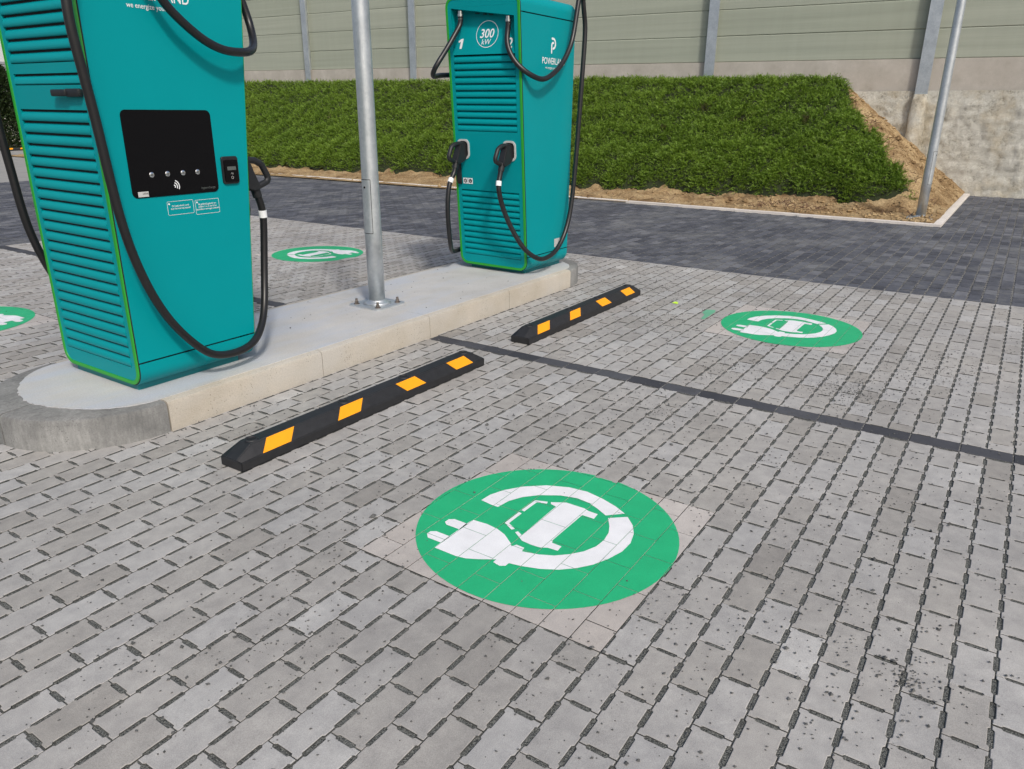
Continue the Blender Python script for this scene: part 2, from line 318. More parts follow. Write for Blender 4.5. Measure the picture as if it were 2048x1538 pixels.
def paver_geo(x0, x1, y0, y1, tight=False, ch=.0018, depth=.03, g=None):
    cx, cy = (x0+x1)/2, (y0+y1)/2; O = np.array(outline(x0-cx, x1-cx, y0-cy, y1-cy, tight=tight, g=g or (.0016 if tight else .0021))); n = len(O)
    hw = np.array([(x1-x0)/2, (y1-y0)/2]); I = O-np.clip(O/hw*1.15, -1, 1)**3*ch
    V = np.vstack([np.c_[I, np.zeros(n)], np.c_[O, np.full(n, -ch)], np.c_[O, np.full(n, -depth)]]); a = np.arange(n); b = (a+1) % n
    return V, np.arange(n)[None, :], np.vstack([np.c_[a+n, b+n, b, a], np.c_[a+2*n, b+2*n, b+n, a+n]])
def jitter(V, cx, cy, flat):
    k = .35 if flat else 1
    tx, ty = rng.normal(0, .0035*k, 2); tx = np.clip(tx, -.008, .008); ty = np.clip(ty, -.01, .01); z = rng.normal(0, .0009*k)
    return tx, ty, z
def in_island(x0, x1, y0, y1):
    def ins(x, y):
        if 0 <= x <= 4: return .03 < y < 1.07
        c = 0 if x < 0 else 4; return math.hypot(x-c, y-.55) < .52
    return all(ins(x, y) for x in (x0, x1) for y in (y0, y1))
def sym_zone(cx, cy):
    return any(a < cx < b and c < cy < d for a, b, c, d in ZONES)
cells = []   # (x0,x1,y0,y1,kind)
for k in range(-60, 180):
    y0 = OY+k*PY; y1 = y0+PY; ym = (y0+y1)/2
    off = OX+(PX/2 if k % 2 else 0)
    for j in range(-30, 80):
        x0 = off+j*PX; x1 = x0+PX; xm = (x0+x1)/2
        u, v, z = proj((xm, ym, 0))
        m = 420 if z < 9 else 200
        if z < .6 or u < -m or u > 2048+m or v > 1538+m: continue
        if ym < GY1 and xm-PX/2 < DX:
            segs = [(x0, min(x1, LX0)), (max(x0, LX1), x1)] if (x0 < LX1 and x1 > LX0) else [(x0, x1)]
            for a, b in segs:
                for kind, p_, q_ in (('g', a, min(b, DX)), ('d', max(a, DX), b)):
                    if q_-p_ < .02: continue
                    cut = [p_, q_]
                    for zx0, zx1, zy0, zy1 in ZONES:
                        if zy0 < ym < zy1: cut += [e_ for e_ in (zx0, zx1) if p_+.02 < e_ < q_-.02]
                    cut.sort()
                    for p2, q2 in zip(cut[:-1], cut[1:]):
                        if q2-p2 > .02 and not in_island(p2, q2, y0, y1): cells.append((p2, q2, y0, y1, 'p' if kind == 'g' and sym_zone((p2+q2)/2, ym) else kind))
        else:
            if xm > 10.5 and ym > -2.42: continue
            if xm > WX-.1 or ym > 15.35: continue
            cells.append((x0, x1, y0, y1, 'd'))
TPL = {}
def geo(c):
    w, h = round(c[1]-c[0], 3), round(c[3]-c[2], 3); key = (w, h, c[4], 0)
    if key not in TPL: TPL[key] = paver_geo(-w/2, w/2, -h/2, h/2, c[4] == 'p', .0008 if c[4] == 'p' else .0018, .03, .0036 if c[4] == 'd' else None)
    return key
def geo_far(c):
    w, h = round(c[1]-c[0], 3), round(c[3]-c[2], 3); key = (w, h, True, 1)
    if key not in TPL: TPL[key] = paver_geo(-w/2, w/2, -h/2, h/2, True, .002, .02, .0045)
    return key
MESH = {}
def build_pavers(kinds, parent, matmap, fieldname, limit=300):
    cs = [c for c in cells if c[4] in kinds]; sc_ = []
    for c in cs:
        u, v, z = proj(((c[0]+c[1])/2, (c[2]+c[3])/2, 0))
        vis = 0 <= u <= 2048 and 0 <= v <= 1538
        d = np.array([(c[0]+c[1])/2, (c[2]+c[3])/2, 0])-CAMP; sc_.append(((c[1]-c[0])*(c[3]-c[2])/z**2*abs(d[2])/np.linalg.norm(d)) if vis else -1/z)
    order = np.argsort(-np.array(sc_)); rest = {}
    for r, i in enumerate(order):
        c = cs[i]; cx, cy = (c[0]+c[1])/2, (c[2]+c[3])/2; tx, ty, dz = jitter(None, cx, cy, c[4] == 'p')
        z = proj((cx, cy, 0))[2]; key = geo(c) if z < 15 or c[4] == 'p' else geo_far(c); mat = matmap[c[4]]
        if r < limit:
            mk = (key, mat.name)
            if mk not in MESH:
                V, top, q = TPL[key]; MESH[mk] = np_mesh('paver', V, [top, q]); MESH[mk].materials.append(mat)
            o = bpy.data.objects.new('paver', MESH[mk]); COL.objects.link(o); o.parent = parent; o.location = (cx, cy, dz); o.rotation_euler = (tx, ty, rng.normal(0, .003))
        else: rest.setdefault(mat.name, []).append((key, cx, cy, tx, ty, dz))
    for mn, lst in rest.items():
        Vs, fs, n0 = [], {}, 0
        for key, cx, cy, tx, ty, dz in lst:
            V, top, q = TPL[key]; V2 = V.copy(); V2[:, 2] += dz+V[:, 0]*-ty+V[:, 1]*tx; V2[:, 0] += cx; V2[:, 1] += cy; Vs.append(V2)
            fs.setdefault(top.shape[1], []).append(top+n0); fs.setdefault(4, []).append(q+n0); n0 += len(V)
        me = np_mesh(fieldname, np.vstack(Vs), [np.vstack(v) for v in fs.values()]); me.materials.append(bpy.data.materials[mn])
        tag(link(fieldname, me, None, parent), kind='stuff')
build_pavers('gp', bays, {'g': M['grey'], 'p': M['pale']}, 'paver_field')
build_pavers('d', lane, {'d': M['dark']}, 'paver_field')
# dark dividing rows between the bays
def divider(name, y0, y1):
    bm = bmesh.new(); bm.faces.new([bm.verts.new(q) for q in ((LX0, y0, -.0035), (LX1, y0, -.0035), (LX1, y1, -.0035), (LX0, y1, -.0035))])
    root = tag(obj(name, bm, M['bed_dark']), kind='structure'); w = LX1-LX0; V, top, q = paver_geo(-w/2, w/2, -PY, PY, True, .003, .03, .0024); me = np_mesh('paver', V, [top, q]); me.materials.append(M['dark_line'])
    y = y0
    while y < y1-.05:
        o = bpy.data.objects.new('paver', me); COL.objects.link(o); o.parent = root; o.location = ((LX0+LX1)/2, y+PY, rng.normal(0, .0006)); o.rotation_euler = (rng.normal(0, .0012), rng.normal(0, .002), 0); y += 2*PY
    return root
divider('dividing_row', -3.490-8*PY, -.0085)
divider('dividing_row', 1.115, 1.115+50*PY)

# ------------------------------------------------------------------ painted charging symbols (cut at every paver joint)
ring1 = [(0.02, 0.368), (0.078, 0.365), (0.145, 0.34), (0.215, 0.292), (0.282, 0.215), (0.322, 0.125), (0.331, 0.042), (0.312, -0.041), (0.285, -0.113), (0.254, -0.168), (0.198, -0.111), (0.228, -0.058), (0.25, -0.008), (0.257, 0.051), (0.239, 0.119), (0.19, 0.195), (0.138, 0.242), (0.078, 0.271), (0.012, 0.28), (0.012, 0.311)]
ring2 = [(0.237, -0.188), (0.19, -0.232), (0.136, -0.262), (0.069, -0.28), (0.0, -0.279), (-0.069, -0.26), (-0.134, -0.231), (-0.185, -0.194), (-0.229, -0.147), (-0.262, -0.09), (-0.283, -0.03), (-0.294, 0.02), (-0.314, 0.02), (-0.326, 0.038), (-0.32, 0.069), (-0.3, 0.07), (-0.336, 0.126), (-0.356, 0.163), (-0.364, 0.201), (-0.364, 0.248), (-0.364, 0.302), (-0.291, 0.304), (-0.21, 0.304), (-0.171, 0.307), (-0.126, 0.302), (-0.12, 0.238), (-0.128, 0.183), (-0.145, 0.139), (-0.185, 0.083), (-0.198, 0.073), (-0.178, 0.063), (-0.18, 0.028), (-0.204, 0.023), (-0.199, 0.002), (-0.187, -0.039), (-0.162, -0.088), (-0.122, -0.131), (-0.076, -0.164), (-0.022, -0.185), (0.033, -0.189), (0.088, -0.18), (0.134, -0.16), (0.185, -0.128)]
prong1 = [(-0.305, 0.385), (-0.285, 0.385), (-0.272, 0.367), (-0.272, 0.300), (-0.325, 0.300), (-0.325, 0.365)]
prong2 = [(-0.2, 0.383), (-0.176, 0.383), (-0.162, 0.365), (-0.162, 0.300), (-0.212, 0.300), (-0.213, 0.365)]
carp = [(0.167, 0.123), (0.2, 0.069), (0.2, -0.015), (0.191, -0.037), (0.189, -0.081), (0.148, -0.085), (0.148, -0.033), (-0.075, -0.031), (-0.093, -0.038), (-0.095, -0.080), (-0.128, -0.083), (-0.131, -0.043), (-0.146, -0.018), (-0.149, 0.02), (-0.145, 0.061), (-0.109, 0.116), (-0.097, 0.110), (-0.112, 0.083), (-0.086, 0.084), (0.038, 0.086), (0.148, 0.088), (0.154, 0.115)]
w1 = [(0.163, 0.135), (0.145, 0.185), (0.044, 0.187), (0.042, 0.172), (0.134, 0.17), (0.147, 0.130)]
w2 = [(0.026, 0.187), (-0.074, 0.187), (-0.102, 0.137), (-0.089, 0.130), (-0.067, 0.172), (0.024, 0.172)]
def clip(poly, x0, x1, y0, y1):
    for ax, lim, sg in ((0, x0, 1), (0, x1, -1), (1, y0, 1), (1, y1, -1)):
        out = []
        for i in range(len(poly)):
            a, b = poly[i-1], poly[i]; ia, ib = (a[ax]-lim)*sg >= 0, (b[ax]-lim)*sg >= 0
            if ia != ib:
                t = (lim-a[ax])/(b[ax]-a[ax]); out.append((a[0]+t*(b[0]-a[0]), a[1]+t*(b[1]-a[1])))
            if ib: out.append(b)
        poly = out
        if len(poly) < 3: return []
    return poly
from mathutils.geometry import tessellate_polygon
def painted(polys, sx, sy, rot, z, name, mat, parent):
    V, T = [], []; c, s = math.cos(rot), math.sin(rot)
    cs = [c_ for c_ in cells if c_[4] in 'gp' and abs((c_[0]+c_[1])/2-sx) < .75 and abs((c_[2]+c_[3])/2-sy) < .7]
    for P in polys:
        Q = [(sx+c*x-s*y, sy+s*x+c*y) for x, y in P]; tris = tessellate_polygon([[Vector((*q, 0)) for q in Q]])
        for t in tris:
            tri = [Q[i] for i in t]
            ar = (tri[1][0]-tri[0][0])*(tri[2][1]-tri[0][1])-(tri[2][0]-tri[0][0])*(tri[1][1]-tri[0][1])
            if ar < 0: tri = tri[::-1]
            for q in cs:
                g = .0010
                k = clip(tri, q[0]+g, q[1]-g, q[2]+g, q[3]-g)
                if len(k) >= 3:
                    n0 = len(V); V += [(x-sx, y-sy, z) for x, y in k]; T.append(list(range(n0, n0+len(k))))
    me = bpy.data.meshes.new(name); me.from_pydata(V, [], T); me.validate(); o = link(name, me, mat, parent); return o
SYL = ['green painted charging symbol on the paving in front of the near wheel stop', 'green painted charging symbol on the paving right of the far wheel stop', 'green painted charging symbol seen behind the island beside the galvanised pole', 'green painted charging symbol cut off at the left photo edge']
for (sx, sy, rot), lb in zip(SYMS, SYL):
    SO = lambda P: [(x+.012, y-.035) for x, y in P]; t = tag(empty('charging_symbol', (sx, sy, 0)), lb, 'road marking', 'painted charging symbols')
    painted([[(.5*math.cos(a*math.pi/36), .5*math.sin(a*math.pi/36)) for a in range(72)]], sx, sy, rot, .0015, 'green_disc', M['pgreen'], t)
    painted([SO(q) for q in (ring1, ring2, prong1, prong2, carp, w1, w2)], sx, sy, rot,   .0029, 'plug_and_car_sign', M['pwhite'], t)
def blob(cx, cy, rx, ry, n=14):
    return [(rx*math.cos(2*math.pi*k/n)*random.uniform(.75, 1.1), ry*math.sin(2*math.pi*k/n)*random.uniform(.75, 1.1)) for k in range(n)]
SMUDGE = [(.0, .10), (.106, .105), (.138, .039), (.067, .018), (-.20, .014), (-.193, .04), (-.055, .06)]
t = tag(empty('paint_smudge', (3.80, -1.43, 0)), 'faint green paint smudge on the paving left of the far symbol', 'paint mark')
painted([SMUDGE], 3.80, -1.43, 0, .0026, 'overspray', M['pfaint'], t)
t = tag(empty('marker_dot', (3.98, -1.03, 0)), 'small fluorescent yellow dot on the paving right of the far wheel stop', 'paint mark')
painted([[(-.03, -.03), (.03, -.012), (.045, .02), (-.02, .025)]], 3.98, -1.02, 0, .0026, 'spray_dot', M['pyellow'], t)

# ------------------------------------------------------------------ loose basalt chips
def chips():
    pts = []
    cl = [(2.56, -2.65, .16, 420), (.14, -3.3, .06, 110), (.3, -3.15, .12, 70), (2.45, -1.95, .2, 260), (1.65, -1.89, .14, 160), (3.28, -3.07, .28, 420), (2.9, -2.7, .3, 350), (3.4, -1.15, .22, 300), (.35, -3.2, .35, 200), (-.72, -1.75, .12, 60), (-.9, -1.6, .3, 160),
          (2.6, 2.0, .35, 260), (3.2, 2.5, .4, 260), (4.3, -.8, .3, 350), (4.6, -1.8, .4, 400), (-.3, -1.5, .25, 120), (1.2, -2.6, .5, 350), (-.2, -2.7, .35, 250), (3.0, -2.1, .25, 260), (1.3, -1.5, .4, 200), (5.0, .5, .4, 300), (.7, -1.5, .35, 120)]
    for x, y, s, n in cl: pts.append(np.c_[rng.normal(x, s, n), rng.normal(y, s*.8, n)])
    pts.append(np.c_[rng.uniform(-.2, 5.5, 5600), rng.uniform(-4.5, 0, 5600)]); pts.append(np.c_[rng.uniform(-1.6, .3, 900), rng.uniform(-3.2, -.2, 900)]); pts.append(np.c_[rng.uniform(-1.5, 5.5, 1800), rng.uniform(1.15, 6, 1800)])
    pts.append(np.c_[rng.uniform(1.2, 3.4, 60), rng.uniform(.1, 1.0, 60)])
    P = np.vstack(pts); keep = np.array([not in_island(x, x, y, y) or (.06 < y < 1.02) for x, y in P])
    for sx, sy, _ in SYMS: keep &= (np.hypot(P[:, 0]-sx, P[:, 1]-sy) > .5) | (rng.random(len(P)) < .04)
    P = P[keep]; n = len(P); base = np.array([(1, 0, 0), (0, 1, 0), (-1, 0, 0), (0, -1, 0), (0, 0, .8), (0, 0, -.5)])
    fc = np.array([(0, 1, 4), (1, 2, 4), (2, 3, 4), (3, 0, 4), (1, 0, 5), (2, 1, 5), (3, 2, 5), (0, 3, 5)])
    s = rng.gamma(3.2, .00062, n)+.0008; a = rng.uniform(0, 6.28, n); B = base[None]*rng.uniform(.6, 1.35, (n, 6, 1))*s[:, None, None]; B[:, :, 0] *= 1.35
    c, d = np.cos(a)[:, None], np.sin(a)[:, None]; X = B[:, :, 0]*c-B[:, :, 1]*d; Y = B[:, :, 0]*d+B[:, :, 1]*c
    zg = np.array([HS+.0035 if in_island(x, x, y, y) else .001 for x, y in P]); V = np.stack([X+P[:, :1], Y+P[:, 1:], B[:, :, 2]+zg[:, None]+s[:, None]*.4], 2).reshape(-1, 3)
    me = np_mesh('loose_chippings', V, [(fc[None]+np.arange(n)[:, None, None]*6).reshape(-1, 3)])
    tag(link('loose_chippings', me, M['chip']), 'dark basalt chippings strewn over the grey paving', 'chippings', kind='stuff')
chips()

# ------------------------------------------------------------------ charging island
isl = tag(empty('charging_island', (2, .55, 0)), 'long concrete island with rounded ends carrying both chargers and a pole', 'traffic island')
iv = Vector((-2, -.55, 0))
def kerb_prof(): return [(0, -.1), (0, HS-.022), (.006, HS-.007), (.02, HS-.001), (.21, HS), (.21, -.1)]   # (inset, z)
def straight_kerb(x0, x1, back=False):
    bm = bmesh.new(); P = []
    for x in (x0+.0025, x1-.0025):
        P.append([bm.verts.new(Vector((x, (1.1-d) if back else d, z))+iv) for d, z in kerb_prof()])
    n = len(P[0])
    for i in range(n): bm.faces.new((P[0][i], P[0][(i+1) % n], P[1][(i+1) % n], P[1][i]))
    bm.faces.new(P[0][::-1]); bm.faces.new(P[1])
    obj('kerb_stone', bm, M['kerb'], isl, angle=40)
def curved_kerb(cx, a0, a1):
    bm = bmesh.new(); rings = []
    for k in range(17):
        a = math.radians(a0+.45+(a1-a0-.9)*k/16)
        rings.append([bm.verts.new(Vector((cx+(.548-d)*math.cos(a), .55+(.548-d)*math.sin(a), z-.001))+iv) for d, z in kerb_prof()])
    n = len(rings[0])
    for k in range(16):
        for i in range(n): bm.faces.new((rings[k][i], rings[k][(i+1) % n], rings[k+1][(i+1) % n], rings[k+1][i]))
    bm.faces.new(rings[0][::-1]); bm.faces.new(rings[-1]); obj('curved_kerb_stone', bm, M['kerb_end'], isl, angle=40)
for k in range(4): straight_kerb(k, k+1); straight_kerb(k, k+1, True)
curved_kerb(0, 90, 186); curved_kerb(0, 186, 270); curved_kerb(4, -90, 0); curved_kerb(4, 0, 90)
def slab(x0, x1, endcap):
    bm = bmesh.new(); P = []
    r = .497; rad = lambda a: .388+.105*abs(math.sin(math.radians(a)))**4
    if endcap < 0: P = [(x1, .55-r), (x1, .55+r)]+[(rad(a)*math.cos(math.radians(a))*(1+random.uniform(-.02, .02)), .55+rad(a)*math.sin(math.radians(a))) for a in range(93, 268, 3)]
    elif endcap > 0: P = [(x0, .55+r), (x0, .55-r)]+[(4+rad(a)*math.cos(math.radians(a))*(1+random.uniform(-.02, .02)), .55+rad(a)*math.sin(math.radians(a))) for a in range(-87, 88, 3)]
    else: P = [(x0, .55-r), (x1, .55-r), (x1, .55+r), (x0, .55+r)]
    Q = [(x+iv.x, y+iv.y) for x, y in P]; poly_prism(bm, Q, -.05, HS+.0022, 2); obj('slab', bm, M['slab'], isl)
slab(0, 1.996, -1); slab(2.000, 4, 1)

# ------------------------------------------------------------------ chargers
TILT = math.radians(.4)
YH = .365; ZB, ZT = .192, 2.37; XB = -.35
def xf(z): return .352+.083*(z-.25)
def zl(z): return z-HS
def loop_pts(off=0., r=.085, seg=8): return rrect(-YH+off, YH-off, ZB+off, ZT-off, max(.02, r-off), seg)
def quad_strip(bm, A, B, close=False):
    n = len(A); a = [bm.verts.new(q) for q in A]; b = [bm.verts.new(q) for q in B]
    for i in range(n if close else n-1): bm.faces.new((a[i], a[(i+1) % n], b[(i+1) % n], b[i]))
def shell_piece(name, path, par, mat, thick=.006):
    """path: list of (y,z) on the outer outline, swept from back to front, with thickness towards the centre"""
    bm = bmesh.new(); C = (0, 1.3); xs0 = XB+.010
    def inner(q):
        y, z = q; return (y-math.copysign(thick, y) if abs(y) > YH-.09 else y, z+thick if z < ZB+.08 else (z-thick if z > ZT-.08 else z))
    O0 = [bm.verts.new((xs0, y, zl(z))) for y, z in path]; O1 = [bm.verts.new((xf(z)-.010, y, zl(z))) for y, z in path]
    ip = [inner(q) for q in path]; I0 = [bm.verts.new((xs0, y, zl(z))) for y, z in ip]; I1 = [bm.verts.new((xf(z)-.010, y, zl(z))) for y, z in ip]; n = len(path)
    for i in range(n-1):
        bm.faces.new((O0[i], O0[i+1], O1[i+1], O1[i])); bm.faces.new((I0[i], I1[i], I1[i+1], I0[i+1]))
        bm.faces.new((O0[i], I0[i], I0[i+1], O0[i+1])); bm.faces.new((O1[i], O1[i+1], I1[i+1], I1[i]))
    bm.faces.new((O0[0], O1[0], I1[0], I0[0])); bm.faces.new((O0[-1], I0[-1], I1[-1], O1[-1]))
    return obj(name, bm, mat, par, angle=35)
def face_x(front, d):   # x on the front/back face, d metres behind the face surface
    return (lambda z: xf(z)-d) if front else (lambda z: XB+d)
def plate(bm, poly, fx, thick):
    """poly of (y,z) on a face, given thickness"""
    s = 1 if fx(1) > 0 else -1
    A = [bm.verts.new((fx(z), y, zl(z))) for y, z in poly]; B = [bm.verts.new((fx(z)-s*thick, y, zl(z))) for y, z in poly]; n = len(poly)
    bm.faces.new(A); bm.faces.new(B[::-1])
    for i in range(n): bm.faces.new((A[i], B[i], B[(i+1) % n], A[(i+1) % n]))
def slats(par, front, z0, z1, n, yw=.302):
    P = (z1-z0)/n; s = 1 if front else -1
    prof = [(.026, 1.0), (.017, .90), (.0095, .76), (.004, .58), (.001, .38), (.0005, .12), (.0035, .04), (.018, .03), (.034, .1), (.034, 1.0)]
    for k in range(n):
        bm = bmesh.new(); zb = z0+k*P; fx = face_x(front, 0)
        pts = [(fx(zb+t*P)-s*d, zb+t*P) for d, t in prof]
        A = [bm.verts.new((x, -yw, zl(z))) for x, z in pts]; B = [bm.verts.new((x, yw, zl(z))) for x, z in pts]; m = len(pts)
        for i in range(m): bm.faces.new((A[i], A[(i+1) % m], B[(i+1) % m], B[i]))
        bm.faces.new(A[::-1]); bm.faces.new(B); obj('louvre_slat', bm, M['teal'], par, angle=40)
def ring_face(name, par, mat, fx0, off0, fx1, off1):
    bm = bmesh.new(); quad_strip(bm, [(fx0(z), y, zl(z)) for y, z in loop_pts(off0)], [(fx1(z), y, zl(z)) for y, z in loop_pts(off1)], True); return bm
def decal(me, par, side, u, z, mat, name, lift=.0016):
    """side 'S' = -Y, 'N' = +Y, 'F' = front; u = X on sides (Y on the front)"""
    o = link(name, me, mat, par)
    if side == 'S': o.matrix_local = Matrix(((1, 0, 0, u), (0, 0, -1, -YH-lift), (0, 1, 0, zl(z)), (0, 0, 0, 1)))
    elif side == 'N': o.matrix_local = Matrix(((-1, 0, 0, u), (0, 0, 1, YH+lift), (0, 1, 0, zl(z)), (0, 0, 0, 1)))
    else: o.matrix_local = Matrix(((0, .083*side[1] if isinstance(side, tuple) else .083, 1, u[0]+lift), (1, 0, 0, u[1]), (0, 1, 0, zl(z)), (0, 0, 0, 1)))
    return o
def flat(poly):
    bm = bmesh.new(); bm.faces.new([bm.verts.new((x, y, 0)) for x, y in poly]); me = bpy.data.meshes.new('decal'); bm.to_mesh(me); bm.free(); return me
def frame_mesh(w, h, r, t):
    bm = bmesh.new(); A = rrect(0, w, 0, h, r, 4); B = rrect(t, w-t, t, h-t, max(.001, r-t), 4); quad_strip(bm, [(x, y, 0) for x, y in A], [(x, y, 0) for x, y in B], True); me = bpy.data.meshes.new('decal'); bm.to_mesh(me); bm.free(); return me
def logo_mesh(h):
    bm = bmesh.new(); s = h/.42
    arc = lambda cx, cy, r, a0, a1, n=10: [((cx+r*math.cos(math.radians(a0+(a1-a0)*k/n)))*s, (cy+r*math.sin(math.radians(a0+(a1-a0)*k/n)))*s) for k in range(n+1)]
    stroke2d(bm, [(.03*s, .385*s)]+arc(.10, .25, .135, 90, -90), .062*s)
    stroke2d(bm, [(.02*s, .0)]+[(.02*s, .12*s)]+arc(.09, .20, .07, 180, 90, 6)+[(.115*s, .27*s)], .062*s, .0003)
    me = bpy.data.meshes.new('decal'); bm.to_mesh(me); bm.free(); return me
def cable(par, pts, r, bandz=None):
    path = spline(pts, 10)
    for _ in range(25): path = [path[0]]+[(path[i-1]+2*path[i]+path[i+1])/4 for i in range(1, len(path)-1)]+[path[-1]]
    bm = bmesh.new(); tube(bm, [(p.x, p.y, zl(p.z)) for p in path], r, 14); c = obj('charging_cable', bm, M['black'], par, smooth=True)
    if bandz:
        i = min(range(len(path)-6, 2, -1), key=lambda k: abs(path[k].z-bandz)+(0 if k > len(path)*.6 else 9)); a, b = path[i-1], path[i+1]; d = (b-a).normalized(); m_ = path[i]
        bm = bmesh.new(); tube(bm, [tuple(m_-d*.02-Vector((0, 0, HS))), tuple(m_+d*.02-Vector((0, 0, HS)))], r+.0025, 14); obj('cable_tag', bm, M['decal'], c, smooth=False)
    return c
def plug(par, Y):
    # connector parked in the front socket: body, grip loop, strain relief (profile in X-Z)
    X0, Z0 = xf(1.2), 1.2
    root_bm = bmesh.new()
    body = [(-.02, .062), (.055, .058), (.082, .034), (.124, -.092), (.128, -.116), (.085, -.122), (.035, -.085), (-.02, -.062)]
    poly_prism(root_bm, [(X0+x, zl(Z0+z)) for x, z in body], Y-.033, Y+.033, 1); bmesh.ops.bevel(root_bm, geom=list(root_bm.edges), offset=.010, segments=2, affect='EDGES')
    b = obj('charging_plug', root_bm, M['blackmat'], par, angle=35)
    bm = bmesh.new(); loop = [(X0+x, Y, zl(Z0+z)) for x, z in ((.03, .046), (.09, .048), (.125, .044), (.160, .026), (.172, .016), (.203, -.044), (.204, -.058), (.194, -.074), (.178, -.080), (.13, -.096))]
    tube(bm, loop, .0185, 8); obj('grip_loop', bm, M['blackmat'], b, angle=50)
    bm = bmesh.new(); tube(bm, [(X0+.105, Y, zl(Z0-.09)), (X0+.122, Y, zl(Z0-.15))], .026, 12); obj('strain_relief', bm, M['blackmat'], b, angle=40)
    return (X0+.118, Y, Z0-.13)
def make_charger(name, loc, rz, label, up_s, low_s, up_n, low_n, screen_logo_z, north_logo_z):
    t = empty(name, loc, (0, 0, 0)); t.rotation_euler = Matrix.Rotation(TILT, 4, 'X').to_3x3().to_4x4().__matmul__(Matrix.Rotation(rz, 4, 'Z')).to_euler()
    tag(t, label, 'charging station', 'teal charging stations on the island')
    # base plinth, stepping in
    bm = bmesh.new(); box(bm, -.325, .275, -.295, .295, -.02, .06, .003); box(bm, -.29, .25, -.26, .26, .05, .12); obj('base_plinth', bm, M['teal_base'], t)
    bm = bmesh.new(); poly_prism(bm, [(XB+.014, zl(ZB+.06)), (xf(ZB+.06)-.10, zl(ZB+.06)), (xf(ZT-.06)-.10, zl(ZT-.06)), (XB+.014, zl(ZT-.06))], -YH+.012, YH-.012, 1); obj('inner_cabinet', bm, M['gap'], t)
    lp = loop_pts(0); n = len(lp)      # starts at the right top corner, counter clockwise
    zs0, zs1 = .315, 2.236
    top = [(YH, zs1)]+[q for q in lp[:18]]+[(-YH, zs1)]; bot = [(-YH, zs0)]+[q for q in lp[18:]]+[(YH, zs0)]
    shell_piece('top_cover', top, t, M['teal']); shell_piece('bottom_cover', bot, t, M['teal'])
    for s in (-1, 1): shell_piece('side_panel', [(s*YH, zs0+.009+(zs1-zs0-.018)*k/4) for k in range(5)], t, M['teal'])
    for front in (True, False):
        sg = 1 if front else -1
        bm = ring_face('gap', t, None, face_x(front, .010), .001, face_x(front, .006), .006); quad_strip(bm, [(face_x(front, .05)(z), y, zl(z)) for y, z in loop_pts(.007)], [(face_x(front, .004)(z), y, zl(z)) for y, z in loop_pts(.007)], True)
        obj('shadow_gap', bm, M['gap'], t)
        bm = ring_face('trim', t, None, face_x(front, .007), .0055, face_x(front, .0005), .008)
        quad_strip(bm, [(face_x(front, .0005)(z), y, zl(z)) for y, z in loop_pts(.008)], [(face_x(front, .0005)(z), y, zl(z)) for y, z in loop_pts(.026)], True)
        quad_strip(bm, [(face_x(front, .0005)(z), y, zl(z)) for y, z in loop_pts(.026)], [(face_x(front, .012)(z), y, zl(z)) for y, z in loop_pts(.030)], True)
        obj('green_trim', bm, M['trim'], t, angle=40)
        lpf = loop_pts(.028); fx = face_x(front, .0035); bm = bmesh.new(); yi = .304; yo = YH-.028
        # face plate made of borders and panels, leaving the louvre and recess openings free
        solid = []
        if front: opens = [(.292, .864), (1.350, 1.940)]
        else: opens = [(.292, 1.500), (1.606, 1.656), (1.700, 2.22)]
        lo = ZB+.028; arcB = [q for q in lpf if q[1] < ZB+.1]; arcT = [q for q in lpf if q[1] > ZT-.1]
        arcB = sorted([q for q in arcB], key=lambda q: math.atan2(q[1]-1.3, q[0])); arcT = sorted(arcT, key=lambda q: math.atan2(q[1]-1.3, q[0]))
        plate(bm, arcB+[(yo, .33), (yi, .33), (yi, opens[0][0]), (-yi, opens[0][0]), (-yi, .33), (-yo, .33)], fx, .012)
        prev = opens[0][1]
        for a, b in opens[1:]+[(None, None)]:
            if a is None: break
            plate(bm, [(-yi, prev), (yi, prev), (yi, a), (-yi, a)], fx, .012); prev = b
        for s in (-1, 1): plate(bm, [(s*yi, .33), (s*yo, .33), (s*yo, 2.285), (s*yi, 2.285)], fx, .012)
        if front: plate(bm, [(-yi, 2.304), (yi, 2.222), (yi, 2.285), (yo, 2.285)]+[q for q in arcT if q[1] > 2.2851]+[(-yo, 2.285), (-yi, 2.285)], fx, .012) if False else None
        if front:
            plate(bm, [(yo, 2.2855)]+[q for q in arcT if q[1] > 2.2856]+[(-yo, 2.2855)], fx, .012)
            plate(bm, [(-yi, 2.282), (yi, 2.205), (yi, 2.285), (-yi, 2.285)], fx, .012)
        else: plate(bm, [(-yi, prev), (yi, prev), (yi, 2.285), (yo, 2.2855)]+[q for q in arcT if q[1] > 2.2856]+[(-yo, 2.2855), (-yi, 2.285)], fx, .012)
        obj('front_frame' if front else 'back_frame', bm, M['teal'], t)
        if front:
            slats(t, True, .294, .862, 11); slats(t, True, 1.352, 1.934, 11)
        else:
            slats(t, False, .294, 1.498, 23); slats(t, False, 1.608, 1.654, 1); slats(t, False, 1.702, 2.218, 10)
    # --- front: cable recess
    bm = bmesh.new(); xr = xf(1.94)-.004; sl = -.17
    P0 = [(xr, -.304, 1.940), (xr, .304, 1.940)]; ins = .048
    P1 = [(xr+sl*.262, .304, 2.202), (xr+sl*.336, -.304, 2.276)]
    lipF = [(xf(2.205)-.006, .304, 2.205), (xf(2.282)-.006, -.304, 2.282)]
    vs = lambda L_: [bm.verts.new((x, y, zl(z))) for x, y, z in L_]
    a = vs(P0); b = vs(P1); c = vs(lipF); bm.faces.new((a[0], a[1], b[0], b[1])); bm.faces.new((b[1], b[0], c[0], c[1])); bm.faces.new((a[1], c[0], b[0])); bm.faces.new((a[0], b[1], c[1]))
    obj('cable_recess', bm, M['teal'], t)
